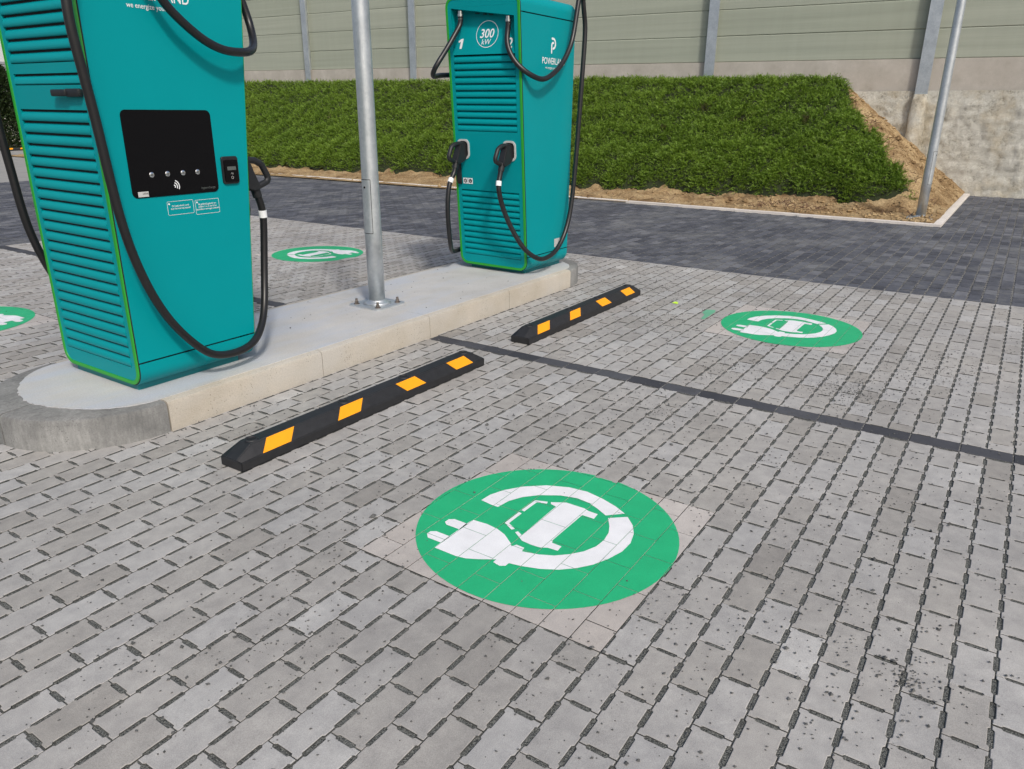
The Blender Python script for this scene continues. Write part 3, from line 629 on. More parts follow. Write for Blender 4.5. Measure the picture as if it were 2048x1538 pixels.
    rx = lambda z: xr+sl*(z-1.94)
    def fdec(me, Y, z, nm, lift=.0022):
        o = link(nm, me, M['decal'], t); o.matrix_local = Matrix(((0, sl, 1, rx(z)+lift), (1, 0, 0, Y), (0, 1, -sl, zl(z)), (0, 0, 0, 1)))
    fdec(text_mesh('300', .092, .012, .18, 'CENTER'), .015, 2.062, 'power_rating'); fdec(text_mesh('kW', .058, 0, .18, 'CENTER'), .012, 2.012, 'power_rating')
    bm = bmesh.new(); quad_strip(bm, [(.108*math.cos(k*math.pi/24), .100*math.sin(k*math.pi/24), 0) for k in range(48)], [(.1035*math.cos(k*math.pi/24), .0955*math.sin(k*math.pi/24), 0) for k in range(48)], True)
    me = bpy.data.meshes.new('ring'); bm.to_mesh(me); bm.free(); fdec(me, .02, 2.088, 'rating_circle')
    fdec(flat([(-.012, 0), (.010, 0), (.024, .076), (.006, .076), (-.026, .060), (-.023, .046), (-.003, .054)]), -.235, 1.986, 'outlet_number'); fdec(text_mesh('2', .105, .016, .15, 'CENTER'), .245, 1.980, 'outlet_number')
    for Y in (-.075, .0, .06):
        bm = bmesh.new(); revolve(bm, [(.018, 0), (.018, .004)], 14); o = obj('blind_hole', bm, M['gap'], t); o.location = (xf(2.2)-.045, Y, zl(2.238-.12*Y)-.008)
    # --- sockets, door handle, type stickers
    for Y in (-.255, .222):
        bm = bmesh.new(); A = rrect(Y-.064, Y+.064, 1.122, 1.284, .042); B = rrect(Y-.049, Y+.049, 1.137, 1.269, .032)
        fo = lambda d: [[(xf(z)+d, y, zl(z)) for y, z in Q] for Q in (A, B)]
        o1, o2 = fo(.004); quad_strip(bm, [(x-.012, y, z) for x, y, z in o1], o1, True); quad_strip(bm, o1, o2, True); quad_strip(bm, o2, [(x-.012, y, z) for x, y, z in o2], True); rg = obj('socket_bezel', bm, M['ringgrey'], t)
        bm = bmesh.new(); bm.faces.new([bm.verts.new((xf(z)-.002, y, zl(z))) for y, z in B]); obj('socket_well', bm, M['blackmat'], rg)
    hz0 = .905; bm = bmesh.new(); poly_prism(bm, [(xf(.9)-.004, zl(.905)), (xf(.9)+.024, zl(.915)), (xf(1.0)+.024, zl(1.0)), (xf(1.08)+.012, zl(1.08)), (xf(1.09)-.004, zl(1.085))], -.333, -.288, 1); bmesh.ops.bevel(bm, geom=list(bm.edges), offset=.006, segments=2, affect='EDGES'); obj('door_handle', bm, M['blackmat'], t, angle=35)
    for Y, ch in ((-.253, 'K'), (-.199, 'L')):
        st = link('type_sticker', flat([(-.0245, -.0245), (.0245, -.0245), (.0245, .0245), (-.0245, .0245)]), M['decal'], t); st.matrix_local = Matrix(((0, .083, 1, xf(.938)+.0), (1, 0, 0, Y), (0, 1, -.083, zl(.938)), (0, 0, 0, 1)))
        hx = link('hexagon', flat([(.019*math.cos(math.radians(60*k+30)), .019*math.sin(math.radians(60*k+30))) for k in range(6)]), M['decal_black'], st); hx.location = (0, 0, .0008)
        lt = link('letter', text_mesh(ch, .026, .02, 0, 'CENTER'), M['decal'], st); lt.location = (0, -.009, .0016)
    # --- back: handle
    bm = bmesh.new(); box(bm, XB-.022, XB+.004, -.30, -.18, zl(1.555), zl(1.590), .008); box(bm, XB-.030, XB-.012, -.20, -.075, zl(1.557), zl(1.587), .007); obj('door_handle', bm, M['blackmat'], t, angle=40)
    # --- screen side (-Y)
    bm = bmesh.new(); poly_prism(bm, [(x, zl(z)) for x, z in rrect(-.236, .230, 1.111, 1.505, .026)], -YH-.003, -YH+.002, 1); scr = obj('screen', bm, M['glass'], t)
    for X in (-.128, -.046, .037, .118):
        bm = bmesh.new(); revolve(bm, [(.0125, 0), (.0125, .003), (.0105, .0045), (.004, .005)], 18); o = obj('push_button', bm, M['chrome'], scr, angle=40); o.matrix_local = Matrix(((1, 0, 0, X), (0, 0, -1, -YH-.003), (0, 1, 0, zl(1.214)), (0, 0, 0, 1)))
        q = link('button_mark', text_mesh('o-o', .009, 0, 0, 'CENTER'), M['decal_black'], o); q.location = (0, -.002, .0056)
    bm = bmesh.new()
    for r in (.008, .019, .030): stroke2d(bm, [(r*math.cos(math.radians(a)), r*math.sin(math.radians(a))) for a in range(-22, 72, 8)], .005)
    me = bpy.data.meshes.new('waves'); bm.to_mesh(me); bm.free(); decal(me, scr, 'S', -.022, 1.152, M['decal'], 'contactless_sign', .0045)
    decal(flat([(0, 0), (.053, 0), (.053, .024), (0, .024)]), scr, 'S', -.210, 1.116, M['ringgrey'], 'sticker', .0042); decal(text_mesh('LEGAL', .0105, .01), scr, 'S', -.187, 1.1275, M['decal_black'], 'sticker_print', .0052)
    decal(text_mesh('hypercharge', .0165), scr, 'S', .128, 1.130, M['lcd'], 'lettering', .0045)
    bm = bmesh.new(); poly_prism(bm, [(x, zl(z)) for x, z in rrect(.260, .357, 1.144, 1.281, .012)], -YH-.010, -YH+.002, 1); bmesh.ops.bevel(bm, geom=[e for e in bm.edges], offset=.002, segments=1, affect='EDGES'); rd = obj('card_reader', bm, M['blackmat'], t)
    bm = bmesh.new(); poly_prism(bm, [(x, zl(z)) for x, z in rrect(.269, .349, 1.154, 1.264, .010)], -YH-.017, -YH-.009, 1); obj('reader_face', bm, M['glass'], rd)
    decal(flat([(0, 0), (.052, 0), (.052, .018), (0, .018)]), rd, 'S', .284, 1.213, M['lcd'], 'reader_display', .0178)
    bm = bmesh.new(); quad_strip(bm, [(.007*math.cos(k*math.pi/8), .007*math.sin(k*math.pi/8), 0) for k in range(16)], [(.0055*math.cos(k*math.pi/8), .0055*math.sin(k*math.pi/8), 0) for k in range(16)], True); me = bpy.data.meshes.new('ring'); bm.to_mesh(me); bm.free()
    decal(me, rd, 'S', .310, 1.176, M['ringgrey'], 'tap_mark', .0178); decal(text_mesh('>))', .012, 0, 0, 'CENTER'), rd, 'S', .310, 1.193, M['ringgrey'], 'tap_mark', .0178)
    for X0, X1, lines in ((-.070, .073, ['De laadsnelheid wordt', 'door het voertuig bepaald.']), (.083, .221, ['Bij gelijktijdig gebruik van', 'stekker 1 en 2, wordt het', 'beschikbare vermogen verdeeld.'])):
        z0, z1 = (1.017, 1.083) if X0 < 0 else (1.006, 1.078)
        lb = decal(frame_mesh(X1-X0, z1-z0, .006, .0016), t, 'S', X0, z0, M['decal'], 'notice_frame')
        for i, tx in enumerate(lines):
            q = link('notice_text', text_mesh(tx, .0118, .004, 0, 'CENTER', .86), M['decal'], lb); q.location = ((X1-X0)/2, (z1-z0)*.5+.006-.0125*i+(.004 if len(lines) == 3 else 0), 0)
        q = link('notice_dot', flat([(.0045*math.cos(k*.6283), .0045*math.sin(k*.6283)) for k in range(10)]), M['decal'], lb); q.location = (.011, z1-z0-.012, 0)
    lz = screen_logo_z
    decal(logo_mesh(.115), t, 'S', .0, lz+.090, M['decal'], 'logo'); decal(text_mesh('POWERLAND', .070, .008, 0, 'CENTER', .80), t, 'S', .02, lz, M['decal'], 'brand_lettering'); decal(text_mesh('we energize your day', .030, .006, 0, 'LEFT', .92), t, 'S', -.126, lz-.039, M['decal'], 'slogan_lettering')
    lz = north_logo_z
    decal(logo_mesh(.115), t, 'N', .045, lz+.088, M['decal'], 'logo'); decal(text_mesh('POWERLAND', .070, .010, 0, 'CENTER', .86), t, 'N', 0, lz, M['decal'], 'brand_lettering'); decal(text_mesh('we energize your day', .026, .004, 0, 'LEFT', .9), t, 'N', .132, lz-.036, M['decal'], 'slogan_lettering')
    decal(flat([(0, 0), (.10, 0), (.10, .075), (0, .075)]), t, 'N', -.10, .352, M['ringgrey'], 'rating_plate')
    # --- top box, cable arms
    bm = bmesh.new(); poly_prism(bm, rrect(-.22, .12, -.2, .2, .05), zl(ZT)-.01, zl(ZT)+.075, 2); bmesh.ops.bevel(bm, geom=[e for e in bm.edges if abs(e.verts[0].co.z-e.verts[1].co.z) < 1e-4 and e.verts[0].co.z > zl(ZT)], offset=.02, segments=3, affect='EDGES'); tb = obj('cable_reel_box', bm, M['blackmat'], t, angle=40)
    for s in (-1, 1):
        bm = bmesh.new(); tube(bm, spline([(-.10, s*.15, zl(ZT)+.05), (-.22, s*.28, zl(ZT)+.20), (-.29, s*.40, zl(ZT)+.26), (-.30, s*.44, zl(ZT)+.16), (-.29, s*.445, zl(ZT)+.04)], 6), .012, 8); obj('cable_arm', bm, M['blackmat'], tb, smooth=True)
        bm = bmesh.new(); box(bm, -.335, -.25, s*.445-.03, s*.445+.03, zl(2.395), zl(2.445), .01); obj('cable_clamp', bm, M['blackmat'], t, angle=40)
    # --- cables, glands, plugs
    for s, Yp, up, low in ((-1, -.255, up_s, low_s), (1, .222, up_n, low_n)):
        gy = -.222 if s < 0 else .24; gz = 2.262 if s < 0 else 2.205; gx = xf(gz)-.022
        bm = bmesh.new(); revolve(bm, [(.020, 0), (.020, -.022), (.024, -.023), (.024, -.040), (.019, -.041), (.021, -.06), (.018, -.075)], 6+6); g = obj('cable_gland', bm, M['steel'], t, angle=30); g.location = (gx, gy, zl(gz))
        cable(t, [(gx, gy, gz-.04), (gx+.004, gy, gz-.10)]+up, .0205)
        e = plug(t, Yp); cable(t, low+[(e[0]+.022, e[1], e[2]-.07), e], .0205, .955)
    return t
# cable courses, local X/Y with heights above the paving (S = screen side, N = other side)
OFS = .455
upN = [(.518, .246, 2.03), (.525, .275, 1.95), (.515, .33, 1.87), (.48, .40, 1.805), (.40, .445, 1.765), (.30, OFS, 1.755), (.183, OFS, 1.789), (.028, OFS, 1.872), (-.089, OFS, 1.992), (-.165, OFS-.005, 2.111), (-.235, OFS-.01, 2.361), (-.262, .445, 2.43)]
lowN = [(-.308, .445, 2.43), (-.33, OFS-.005, 2.30), (-.359, OFS, 2.165), (-.317, OFS+.01, 1.81), (-.273, OFS+.01, 1.194), (-.202, OFS+.01, .635), (-.012, OFS+.01, .368), (.20, OFS, .302), (.33, OFS-.01, .325), (.43, .38, .41), (.50, .30, .58), (.56, .245, .76), (.598, .228, .92)]
upS = [(.56, -.225, 2.14), (.60, -.24, 2.02), (.614, -.26, 1.925), (.57, -.33, 1.83), (.47, -.42, 1.785), (.356, -OFS, 1.776), (.271, -OFS, 1.784), (.168, -OFS, 1.825), (.052, -OFS, 1.909), (-.011, -OFS, 1.974), (-.12, -OFS, 2.14), (-.235, -OFS+.01, 2.36), (-.262, -.445, 2.43)]
lowS = [(-.32, -.445, 2.43), (-.40, -OFS, 2.2), (-.436, -OFS, 1.917), (-.428, -OFS, 1.751), (-.398, -OFS, 1.479), (-.372, -OFS, 1.121), (-.327, -OFS, .845), (-.223, -OFS, .559), (-.061, -OFS, .351), (.047, -OFS, .281), (.205, -OFS+.01, .269), (.33, -.42, .31), (.46, -.33, .42), (.53, -.27, .60), (.568, -.252, .80), (.578, -.255, .93)]
upN2 = [(x, y, z) for x, y, z in upN]; flip = lambda P: [(x, -y, z) for x, y, z in P]
upS2 = [(.55, -.23, 2.10), (.64, -.25, 1.98), (.735, -.27, 1.87), (.75, -.31, 1.80), (.66, -.38, 1.77), (.50, -.44, 1.79), (.30, -OFS, 1.80), (.1, -OFS, 1.87), (-.089, -OFS, 2.02), (-.2, -OFS, 2.25), (-.262, -.445, 2.43)]
lowS2 = flip(lowN[:8])+[(.33, -.44, .29), (.48, -.36, .32), (.60, -.28, .40), (.66, -.25, .55), (.672, -.25, .75), (.635, -.255, .93)]
lowN1 = [(-.31, .445, 2.43), (-.37, .46, 2.2), (-.39, .47, 1.9), (-.388, .475, 1.45), (-.372, .475, 1.21), (-.362, .475, 1.03), (-.335, .475, .84), (-.25, .47, .58), (-.08, .465, .36), (.10, .46, .28), (.28, .45, .30), (.42, .38, .40), (.52, .29, .60), (.575, .25, .80), (.58, .228, .94)]
make_charger('charging_station', (.335, .552, HS), 0, 'near teal charging station with black touch screen facing the parking bays', upS, lowS, flip(upS), lowN1, 1.972, 1.88)
make_charger('charging_station', (3.89, .545, HS), math.pi, 'far teal charging station with two parked plugs and 300 kW lettering', upS2, lowS2, upN, lowN, 1.972, 1.881)

# ------------------------------------------------------------------ galvanised poles
def pole(loc, h, r0, r1, label, plate_w, rz, door_ang, door_z):
    t = tag(empty('lamp_pole', loc, (0, 0, rz)), label, 'pole', 'galvanised steel poles')
    bm = bmesh.new(); seg = 40; prof = [(r0-(r0-r1)*k/12, .01+h*k/12) for k in range(13)]; revolve(bm, prof, seg); shaft = obj('shaft', bm, M['galv'], t, smooth=True)
    w = plate_w/2; bm = bmesh.new(); poly_prism(bm, rrect(-w, w, -w, w, .03), 0, .012, 2); obj('base_plate', bm, M['galv'], t)
    bm = bmesh.new(); q = [(r0*1.9 if k % 2 else r0*2.0, 0) for k in range(2)]
    revolve(bm, [(r0*1.75, .0115), (r0*1.35, .024), (r0*1.05, .036), (r0*1.02, .042)], 40); obj('collar', bm, M['galv'], t, smooth=True)
    for sx in (-1, 1):
        for sy in (-1, 1):
            bm = bmesh.new(); revolve(bm, [(.022, .012), (.022, .015)], 18, (sx*(w-.045), sy*(w-.045))); revolve(bm, [(.014, .015), (.014, .032)], 6, (sx*(w-.045), sy*(w-.045))); revolve(bm, [(.009, .03), (.009, .052)], 10, (sx*(w-.045), sy*(w-.045))); obj('anchor_bolt', bm, M['bolt'], t)
    # maintenance door, slightly proud curved plate
    bm = bmesh.new(); a0 = door_ang; da = .72; z0, z1 = door_z; rr = lambda z: r0-(r0-r1)*z/h; rows = []
    for z in [z0+(z1-z0)*k/6 for k in range(7)]:
        rows.append([[bm.verts.new(((rr(z)+d)*math.cos(a0+da*j/8), (rr(z)+d)*math.sin(a0+da*j/8), z)) for j in range(-8, 9)] for d in (-.002, .0022)])
    for k in range(6):
        for j in range(16): bm.faces.new((rows[k][1][j], rows[k][1][j+1], rows[k+1][1][j+1], rows[k+1][1][j]))
        for j in (0, 16): bm.faces.new((rows[k][0][j], rows[k][1][j], rows[k+1][1][j], rows[k+1][0][j]))
    for k in (0, 6):
        for j in range(16): bm.faces.new((rows[k][0][j], rows[k][0][j+1], rows[k][1][j+1], rows[k][1][j]))
    obj('maintenance_door', bm, M['galv'], shaft, angle=40)
    bm = bmesh.new(); gg = .035; P = []
    for s in (-1, 1): tube(bm, [((rr(z)+.0006)*math.cos(a0+s*(da+.02)), (rr(z)+.0006)*math.sin(a0+s*(da+.02)), z) for z in (z0-.003, z1+.003)], .0022, 6)
    for z in (z0-.002, z1+.002): tube(bm, [((rr(z)+.0006)*math.cos(a0+(da+.02)*j/8), (rr(z)+.0006)*math.sin(a0+(da+.02)*j/8), z) for j in range(-8, 9)], .0022, 6)
    obj('door_joint', bm, M['gap'], shaft)
    bm = bmesh.new(); z = z1-.05; tube(bm, [((rr(z)+.001)*math.cos(a0), (rr(z)+.001)*math.sin(a0), z), ((rr(z)+.004)*math.cos(a0), (rr(z)+.004)*math.sin(a0), z)], .008, 10); obj('door_lock', bm, M['gap'], shaft)
    return t
pole((2.03, .525, HS+.002), 6.5, .0595, .053, 'galvanised pole bolted to the island between the two chargers', .30, 0, math.radians(-180), (.53, .895))
pole((11.18, -2.05, .03), 7.5, .0675, .050, 'galvanised pole standing in the sandy soil by the kerb corner', .36, 0, math.radians(-118), (.50, .97))

# ------------------------------------------------------------------ wheel stops
def wheel_stop(x0, y0, label, grp=True, rz=0, orange=True):
    Lw, Wd = 1.824, .1485; t = tag(empty('wheel_stop', (x0, y0, 0), (0, 0, rz)), label, 'wheel stop', 'black rubber wheel stops' if grp else None)
    bm = bmesh.new(); sec = [(0, 0), (Wd, 0), (Wd, .046), (Wd-.036, .100), (.036, .100), (0, .046)]
    st = [(0, .0), (.085, 1.0), (Lw-.085, 1.0), (Lw, .0)]; rings = []
    for x, f in st:
        rings.append([bm.verts.new((x, y, z if z < .05 else .046+.054*f)) if True else None for y, z in [(q[0] if q[1] < .05 else (q[0] if f else q[0]), q[1]) for q in sec]])
    for i in range(3):
        for k in range(6): bm.faces.new((rings[i][k], rings[i][(k+1) % 6], rings[i+1][(k+1) % 6], rings[i+1][k]))
    bm.faces.new(rings[0][::-1]); bm.faces.new(rings[-1]); bmesh.ops.remove_doubles(bm, verts=bm.verts, dist=1e-5); bmesh.ops.bevel(bm, geom=list(bm.edges), offset=.004, segments=2, affect='EDGES')
    obj('rubber_body', bm, M['rubber'], t, angle=25)
    nrm = Vector((0, -.054, .036)).normalized()*.0022; nb = Vector((0, .054, .036)).normalized()*.0022
    xs = [((.170, .330), (.118, .278)), ((.628, .786), (.576, .733)), ((1.040, 1.196), (1.095, 1.255)), ((1.483, 1.652), (1.538, 1.703))]
    for (ta, tb), (ba, bb) in xs:
        for side in (0,):
            ty, by = (.0352, .0016) if not side else (Wd-.0345, Wd-.0035); q = [(ta, ty, .0985), (tb, ty, .0985), (bb, by, .0485), (ba, by, .0485)]; bm = bmesh.new(); nn = nb if side else nrm
            A = [bm.verts.new(Vector(v)+nn) for v in q]; B = [bm.verts.new(Vector(v)-nn) for v in q]; bm.faces.new(A); bm.faces.new(B[::-1])
            for i in range(4): bm.faces.new((A[i], B[i], B[(i+1) % 4], A[(i+1) % 4]))
            obj('reflector', bm, M['orange'], t)
    for x in (.118, .690, 1.148, 1.700):
        bm = bmesh.new(); sg = 16; R = [[bm.verts.new((x+r*math.cos(2*math.pi*k/sg), Wd/2+r*math.sin(2*math.pi*k/sg), z)) for k in range(sg)] for r, z in ((.033, .0998), (.029, .1055), (.024, .1060), (.021, .1008))]
        for i in range(3):
            for k in range(sg): bm.faces.new((R[i][k], R[i][(k+1) % sg], R[i+1][(k+1) % sg], R[i+1][k]))
        h = obj('fixing_hole', bm, M['rubber'], t, smooth=True)
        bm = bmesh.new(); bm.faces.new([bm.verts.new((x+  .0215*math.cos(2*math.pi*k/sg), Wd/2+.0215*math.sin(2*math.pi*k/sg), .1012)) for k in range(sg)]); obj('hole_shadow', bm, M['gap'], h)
    return t
wheel_stop(-.093, -.667, 'near black rubber wheel stop with orange reflectors beside the near charger')
wheel_stop(2.248, -.667, 'far black rubber wheel stop with orange reflectors beyond the dark dividing row')
wheel_stop(12.2, 29.6, 'distant black and orange wheel stop at the far left by the shrub', rz=.15)

# ------------------------------------------------------------------ pale edging kerb round the bank
def edging(name, segs, label):
    t = tag(empty(name, (10.5, 0, 0)), label, 'kerb')
    for x0, x1, y0, y1 in segs:
        bm = bmesh.new(); box(bm, x0-10.5+.002, x1-10.5-.002, y0+.002, y1-.002, -.1, .035, .004); obj('edging_stone', bm, M['edging'], t)
edging('edging_kerb', [(10.48+.03*max(0, k-1), 10.58+.03*max(0, k-1), -2.40+k, -1.40+k) for k in range(18)]+[(10.582+k, min(11.582+k, 15.95), -2.40, -2.29) for k in range(6)], 'pale concrete edging kerb between the dark lane and the planted bank')

# ------------------------------------------------------------------ bank, hedge
def fbm(x, y, s=1, seed=0):
    out = 0; a = 1
    for o in range(4):
        f = s*2**o; out = out+a*np.sin(x*f*1.7+y*f*2.3+seed+o*1.3+1.3*np.sin(y*f*1.1-x*f*.6+o))*np.cos(y*f*1.9-x*f*1.2+seed*2+o*2.1+.9*np.sin(x*f*.8+o)); a *= .5
    return out
def soil_h(x, y):
    front = .02+.06*np.clip((x-10.6)/1.4, 0, 1)+np.clip(x-12.0, 0, 3.6)*.56; front = front+.04*fbm(x, y, 2.1, 1)*np.clip((x-10.6)*1.4, 0, 1)
    side = .02+np.clip(y+2.36, 0, 9)*.80; side = np.where(x < 12.6, side*.45+.04, side); side = side+.03*fbm(x, y, 2.5, 3)*np.clip((y+2.3)*2, 0, 1)
    k = .12; h = np.clip(.5+.5*(side-front)/k, 0, 1); z = side*(1-h)+front*h-k*h*(1-h); return np.maximum(z, .012)+.012*fbm(x, y, 9, 5)*np.clip((x-10.6)*3, 0, 1)*np.clip((y+2.3)*3, 0, 1)
def grid(name, xs, ys, zf, mat, kind):
    X, Y = np.meshgrid(xs, ys, indexing='ij'); V = np.c_[X.ravel(), Y.ravel(), zf(X, Y).ravel()]; nx, ny = len(xs), len(ys)
    i = np.arange((nx-1)*ny).reshape(nx-1, ny)[:, :-1].ravel(); me = np_mesh(name, V, [np.c_[i, i+ny, i+ny+1, i+1]]); return tag(link(name, me, mat, None, True), kind=kind)
grid('embankment', np.linspace(10.57, 15.97, 90), np.concatenate([np.arange(-2.31, 4, .05), np.arange(4, 26, .14)]), soil_h, M['soil'], 'structure')
def hedge_min(x): return -1.98+np.clip(x-12.0, 0, 4)*.66
def hedge_top(x, y):
    x0 = 12.02+.22*np.sin(y*.9)*.35+.12*fbm(np.zeros_like(y), y, 1.6, 4)+np.clip(-y*.10, 0, .3)
    y0 = hedge_min(x)+.16*fbm(x, np.zeros_like(x), 2.2, 2)+.07*fbm(x, y*.5, 5, 6)
    e = np.minimum(np.clip((x-x0)/.5, 0, 1), np.clip((y-y0)/.5, 0, 1)); th = .36*np.sqrt(e*(2-e)); top = 2.22+.0105*y+.03*fbm(x, y, 1.5, 7)
    z = soil_h(x, y)+th+.05*fbm(x, y, 2.6, 8)*e; return np.minimum(z, top), (x > x0) & (y > y0)
def hedge():
    t = tag(empty('hedge', (13.5, 9, .5)), 'dense bright green ground cover hedge on the bank below the barrier', 'hedge')
    off = np.array([13.5, 9, .5])
    # dark shell under the shoots, shade of the gaps put into its colour
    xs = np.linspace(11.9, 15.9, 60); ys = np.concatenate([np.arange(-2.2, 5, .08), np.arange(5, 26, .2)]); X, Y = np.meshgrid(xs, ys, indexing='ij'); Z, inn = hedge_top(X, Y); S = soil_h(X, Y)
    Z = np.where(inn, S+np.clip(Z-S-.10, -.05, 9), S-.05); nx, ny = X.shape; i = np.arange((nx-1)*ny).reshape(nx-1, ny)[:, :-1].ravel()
    tag(link('shade_layer', np_mesh('shade_layer', np.c_[X.ravel(), Y.ravel(), Z.ravel()]-off, [np.c_[i, i+ny, i+ny+1, i+1]]), M['under'], t, True), kind='stuff')
    n = 135000; x = rng.uniform(11.85, 15.85, n); y = rng.uniform(-2.2, 21, n); y[:14000] = rng.uniform(-2.2, 6, 14000); x[70000:] = 11.9+rng.beta(.75, 2.0, n-70000)*3.9
    z, inn = hedge_top(x, y); x, y, z = x[inn], y[inn], z[inn]; e = .02
    gx = (hedge_top(x+e, y)[0]-hedge_top(x-e, y)[0])/(2*e); gy = (hedge_top(x, y+e)[0]-hedge_top(x, y-e)[0])/(2*e); gx = np.clip(gx, -3, 3); gy = np.clip(gy, -3, 3)
    nrm = np.c_[-gx, -gy, np.ones_like(gx)]; nrm /= np.linalg.norm(nrm, axis=1)[:, None]
    n = len(x); d = nrm*.40+np.c_[rng.normal(-.30, .40, n), rng.normal(-.1, .75, n), rng.normal(.38, .33, n)]; d /= np.linalg.norm(d, axis=1)[:, None]
    Ls = rng.uniform(.085, .165, n); base = np.c_[x, y, z]-nrm*rng.uniform(.02, .13, n)[:, None]
    K = 6; TIP = []; droop = rng.uniform(.2, .6, n); lat = np.cross(d, np.c_[rng.normal(0, 1, n), rng.normal(0, 1, n), rng.normal(0, 1, n)]); lat /= np.linalg.norm(lat, axis=1)[:, None]+1e-9; nor = np.cross(lat, d)
    Vs, Fs = [], []; c = 0
    for k in range(K):
        s = (k+.6)/K; P = base+d*(Ls*s)[:, None]+np.c_[np.zeros(n), np.zeros(n), -droop*Ls*s*s*.5]
        for sd in (-1, 1):
            w = (lat*sd*.8+d*.55+nor*rng.normal(0, .3, n)[:, None]); w /= np.linalg.norm(w, axis=1)[:, None]; ll = (rng.uniform(.020, .031, n)*(1.15-.5*s))[:, None]; TIP.append(np.repeat(np.clip((s-.35)*1.5, 0, 1)*rng.uniform(.1, .9, n), 3))
            q = np.cross(w, nor+rng.normal(0, .3, (n, 3))); q /= np.linalg.norm(q, axis=1)[:, None]
            V = np.stack([P+q*ll*.30, P+w*ll, P-q*ll*.30], 1).reshape(-1, 3); Vs.append(V); Fs.append(np.arange(len(V)).reshape(-1, 3)+c); c += len(V)
    me = np_mesh('foliage', np.vstack(Vs)-off, [np.vstack(Fs)]); me.attributes.new('tip', 'FLOAT', 'POINT').data.foreach_set('value', np.concatenate(TIP).astype(np.float32)); tag(link('foliage', me, M['leaf'], t), kind='stuff')
hedge()
def dry_bits():
    bm = bmesh.new()
    for k in range(170):
        if k < 60: x, y = random.uniform(10.9, 11.7), random.uniform(-.6, .5)
        elif k < 110: x = random.uniform(12.2, 15.3); y = float(hedge_min(np.array(x)))-random.uniform(0, .35)
        else: x, y = random.uniform(10.8, 12), random.uniform(-2, 8)
        z = float(soil_h(np.array(x), np.array(y))); a = random.uniform(0, 6.28); l = random.uniform(.05, .2); h = random.uniform(.005, .06)
        tube(bm, [(x, y, z+.01), (x+l*.5*math.cos(a), y+l*.5*math.sin(a), z+h+.02), (x+l*math.cos(a+.3), y+l*math.sin(a+.3), z+h*.5+.01)], [.006, .005, .002], 4)
    tag(obj('dry_twigs', bm, M['twig']), 'dry brown twigs and roots lying on the sandy bank', 'twigs', kind='stuff')
dry_bits()
def clods():
    n = 4200; x = rng.uniform(10.62, 15.7, n); y = rng.uniform(-2.28, 10, n); y[:2400] = rng.uniform(-2.28, .8, 2400); k = (x < 12.1) | (y < hedge_min(x)); x, y = x[k], y[k]; n = len(x); z = soil_h(x, y)
    base = np.array([(1, 0, 0), (0, 1, 0), (-1, 0, 0), (0, -1, 0), (0, 0, .8), (0, 0, -.5)]); fc = np.array([(0, 1, 4), (1, 2, 4), (2, 3, 4), (3, 0, 4), (1, 0, 5), (2, 1, 5), (3, 2, 5), (0, 3, 5)])
    s = rng.gamma(1.6, .009, n)+.004; B = base[None]*rng.uniform(.6, 1.3, (n, 6, 1))*s[:, None, None]; V = (B+np.c_[x, y, z+.2*s][:, None, :]).reshape(-1, 3)
    tag(link('soil_clods', np_mesh('soil_clods', V, [(fc[None]+np.arange(n)[:, None, None]*6).reshape(-1, 3)]), M['soil']), 'crumbly clods of sandy soil along the foot of the bank', 'soil', kind='stuff')
clods()

# ------------------------------------------------------------------ retaining wall and noise barrier
BT = math.atan(.0112)
rw = tag(empty('retaining_wall', (WX, 6, 0)), 'rough stained concrete retaining wall under the noise barrier', 'retaining wall')
def rough_wall():
    ys = np.concatenate([np.arange(-14, -6, .25), np.arange(-6, 2, .05), np.arange(2, 40, .6)]); zs = np.linspace(-.2, 1.965, 44); Y, Z = np.meshgrid(ys, zs, indexing='ij')
    m = .02*fbm(Y, Z, 1.6, 2)+.012*fbm(Y, Z, 6, 9)+.007*fbm(Y, Z, 17, 4); X = WX-.045-np.abs(m)*1.3*np.clip((1.9-Z)*4, 0, 1)+.045*np.clip((.5-Z), 0, 1)*-1
    V = np.c_[X.ravel()-WX, Y.ravel()-6, Z.ravel()]; ny = len(zs); i = np.arange((len(ys)-1)*ny).reshape(len(ys)-1, ny)[:, :-1].ravel(); link('rough_concrete', np_mesh('rough_concrete', V, [np.c_[i, i+1, i+ny+1, i+ny]]), M['rough'], rw, True)
rough_wall()
posts = [-1.2+4.42*k for k in range(-3, 9)]
zb = lambda y: 2.572+.0112*y
for a, b in zip(posts[:-1], posts[1:]):
    bm = bmesh.new(); y0, y1 = a+.004-6, b-.004-6
    P = [(y0, 1.93), (y1, 1.93), (y1, zb(b)), (y0, zb(a))]; poly_prism(bm, P, 0, .3, 0); bmesh.ops.bevel(bm, geom=[e for e in bm.edges], offset=.012, segments=2, affect='EDGES'); obj('foot_beam', bm, M['beam'], rw)
nb_ = tag(empty('noise_barrier', (WX, 6, 2.6)), 'tall pale green noise barrier of stacked horizontal panels between steel posts', 'noise barrier')
PH = .535
def plank_mesh():
    bm = bmesh.new(); h = PH-.004; pr = [(.0, .0), (-.010, .014), (-.0095, h*.31), (-.0088, h*.33), (-.0095, h*.35), (-.0095, h*.64), (-.0088, h*.66), (-.0095, h*.68), (-.010, h-.014), (0, h), (.1, h), (.1, 0)]
    poly_prism(bm, [(x, z) for x, z in pr], -2.2, 2.2, 1); me = bpy.data.meshes.new('barrier_panel'); bmesh.ops.recalc_face_normals(bm, faces=bm.faces); bm.to_mesh(me); bm.free(); me.materials.append(M['panel']); return me
pm_ = plank_mesh()
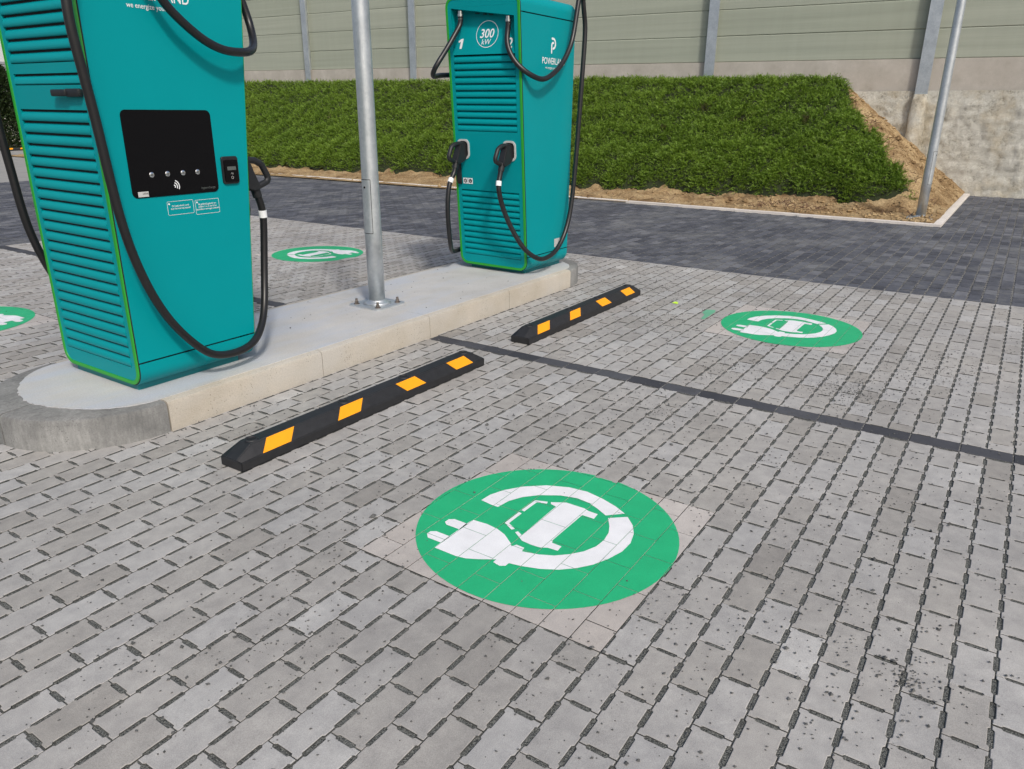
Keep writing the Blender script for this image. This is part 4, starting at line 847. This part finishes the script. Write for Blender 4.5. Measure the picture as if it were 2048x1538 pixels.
for a, b in zip(posts[:-1], posts[1:]):
    yc = (a+b)/2
    for k in range(7):
        o = bpy.data.objects.new('barrier_panel', pm_); COL.objects.link(o); o.parent = nb_; o.location = (.06+rng.normal(0, .003), yc-6, zb(yc)+.006+k*PH-2.6); o.rotation_euler = (BT, 0, 0)
for y in posts:
    bm = bmesh.new(); z0, z1 = -.3, 6.6
    for x0, x1, w in ((-.115, -.097, .115), (-.097, .13, .006), (.17, .188, .115)): box(bm, x0, x1, y-6-w, y-6+w, z0-2.6, z1-2.6)
    obj('steel_post', bm, M['galv'], nb_)
    # mortar haunch covering the foot of the post
bm = bmesh.new(); yp = -1.2
poly_prism(bm, [(-.22, -.2), (.20, -.2), (.16, .9), (.13, 1.90), (-.10, 1.90), (-.16, 1.1)], -.165, -.02, 0)
for v in bm.verts: v.co.y += yp-6
bmesh.ops.subdivide_edges(bm, edges=list(bm.edges), cuts=5, use_grid_fill=True)
for v in bm.verts: v.co += Vector((float(fbm(np.array(v.co.y*3), np.array(v.co.z*3), 1, 3))*.006, float(fbm(np.array(v.co.z*2), np.array(v.co.x*9), 2, 3))*.02, 0))
obj('mortar_haunch', bm, M['rough'], rw, smooth=True)

# ------------------------------------------------------------------ far left: shrub, grass verge, white hall
tag(obj('grass_verge', (lambda b: (box(b, -10, 45, 30.3, 36, -.1, .10), b)[1])(bmesh.new()), M['leaf_dark']), kind='structure')
def shrub(loc, h, r, label):
    t = tag(empty('conifer_shrub', loc), label, 'shrub'); bm = bmesh.new(); tube(bm, [(0, 0, 0), (.03, 0, h*.4), (0, .02, h*.9)], [.07, .05, .01], 7); obj('trunk', bm, M['twig'], t)
    n = 15000; u = rng.random(n); z = h*u; rad = r*np.sqrt(np.clip(1-u*.93, 0, 1))*np.sqrt(rng.random(n))*(1+.25*np.sin(9*u+rng.random(n))); a = rng.uniform(0, 6.28, n)
    P = np.c_[rad*np.cos(a), rad*np.sin(a), z+.05]; w = np.c_[np.cos(a), np.sin(a), rng.normal(.2, .5, n)]+rng.normal(0, .4, (n, 3)); w /= np.linalg.norm(w, axis=1)[:, None]; q = np.cross(w, rng.normal(0, 1, (n, 3))); q /= np.linalg.norm(q, axis=1)[:, None]; l = rng.uniform(.06, .15, n)[:, None]
    V = np.stack([P, P+w*l*.5+q*l*.25, P+w*l, P+w*l*.5-q*l*.25], 1).reshape(-1, 3); tag(link('crown', np_mesh('crown', V, [np.arange(4*n).reshape(-1, 4)]), M['leaf_dark'], t), kind='stuff')
shrub((13.1, 31.4, .08), 3.1, .9, 'dark conifer shrub at the far left edge beside the near charger'); shrub((11.7, 31.9, .08), 2.6, .9, 'lower dark shrub at the far left photo edge')
hall = tag(empty('white_hall', (14, 40, 0)), 'white clad hall with grey louvre band far behind the near charger', 'building')
bm = bmesh.new(); box(bm, -14, 14, 0, 8, 0, 9); obj('wall', bm, M['bwhite'], hall)
for k in range(8):
    bm = bmesh.new(); box(bm, -13.9, 13.9, -.05, -.002, 2.5+k*.16, 2.5+k*.16+.11); obj('louvre_slat', bm, M['bgrey'], hall)
for k in range(3):
    bm = bmesh.new(); box(bm, -13.9, 13.9, -.03, -.001, .6+k*.6, .6+k*.6+.55); obj('cladding_panel', bm, M['bwhite'], hall)
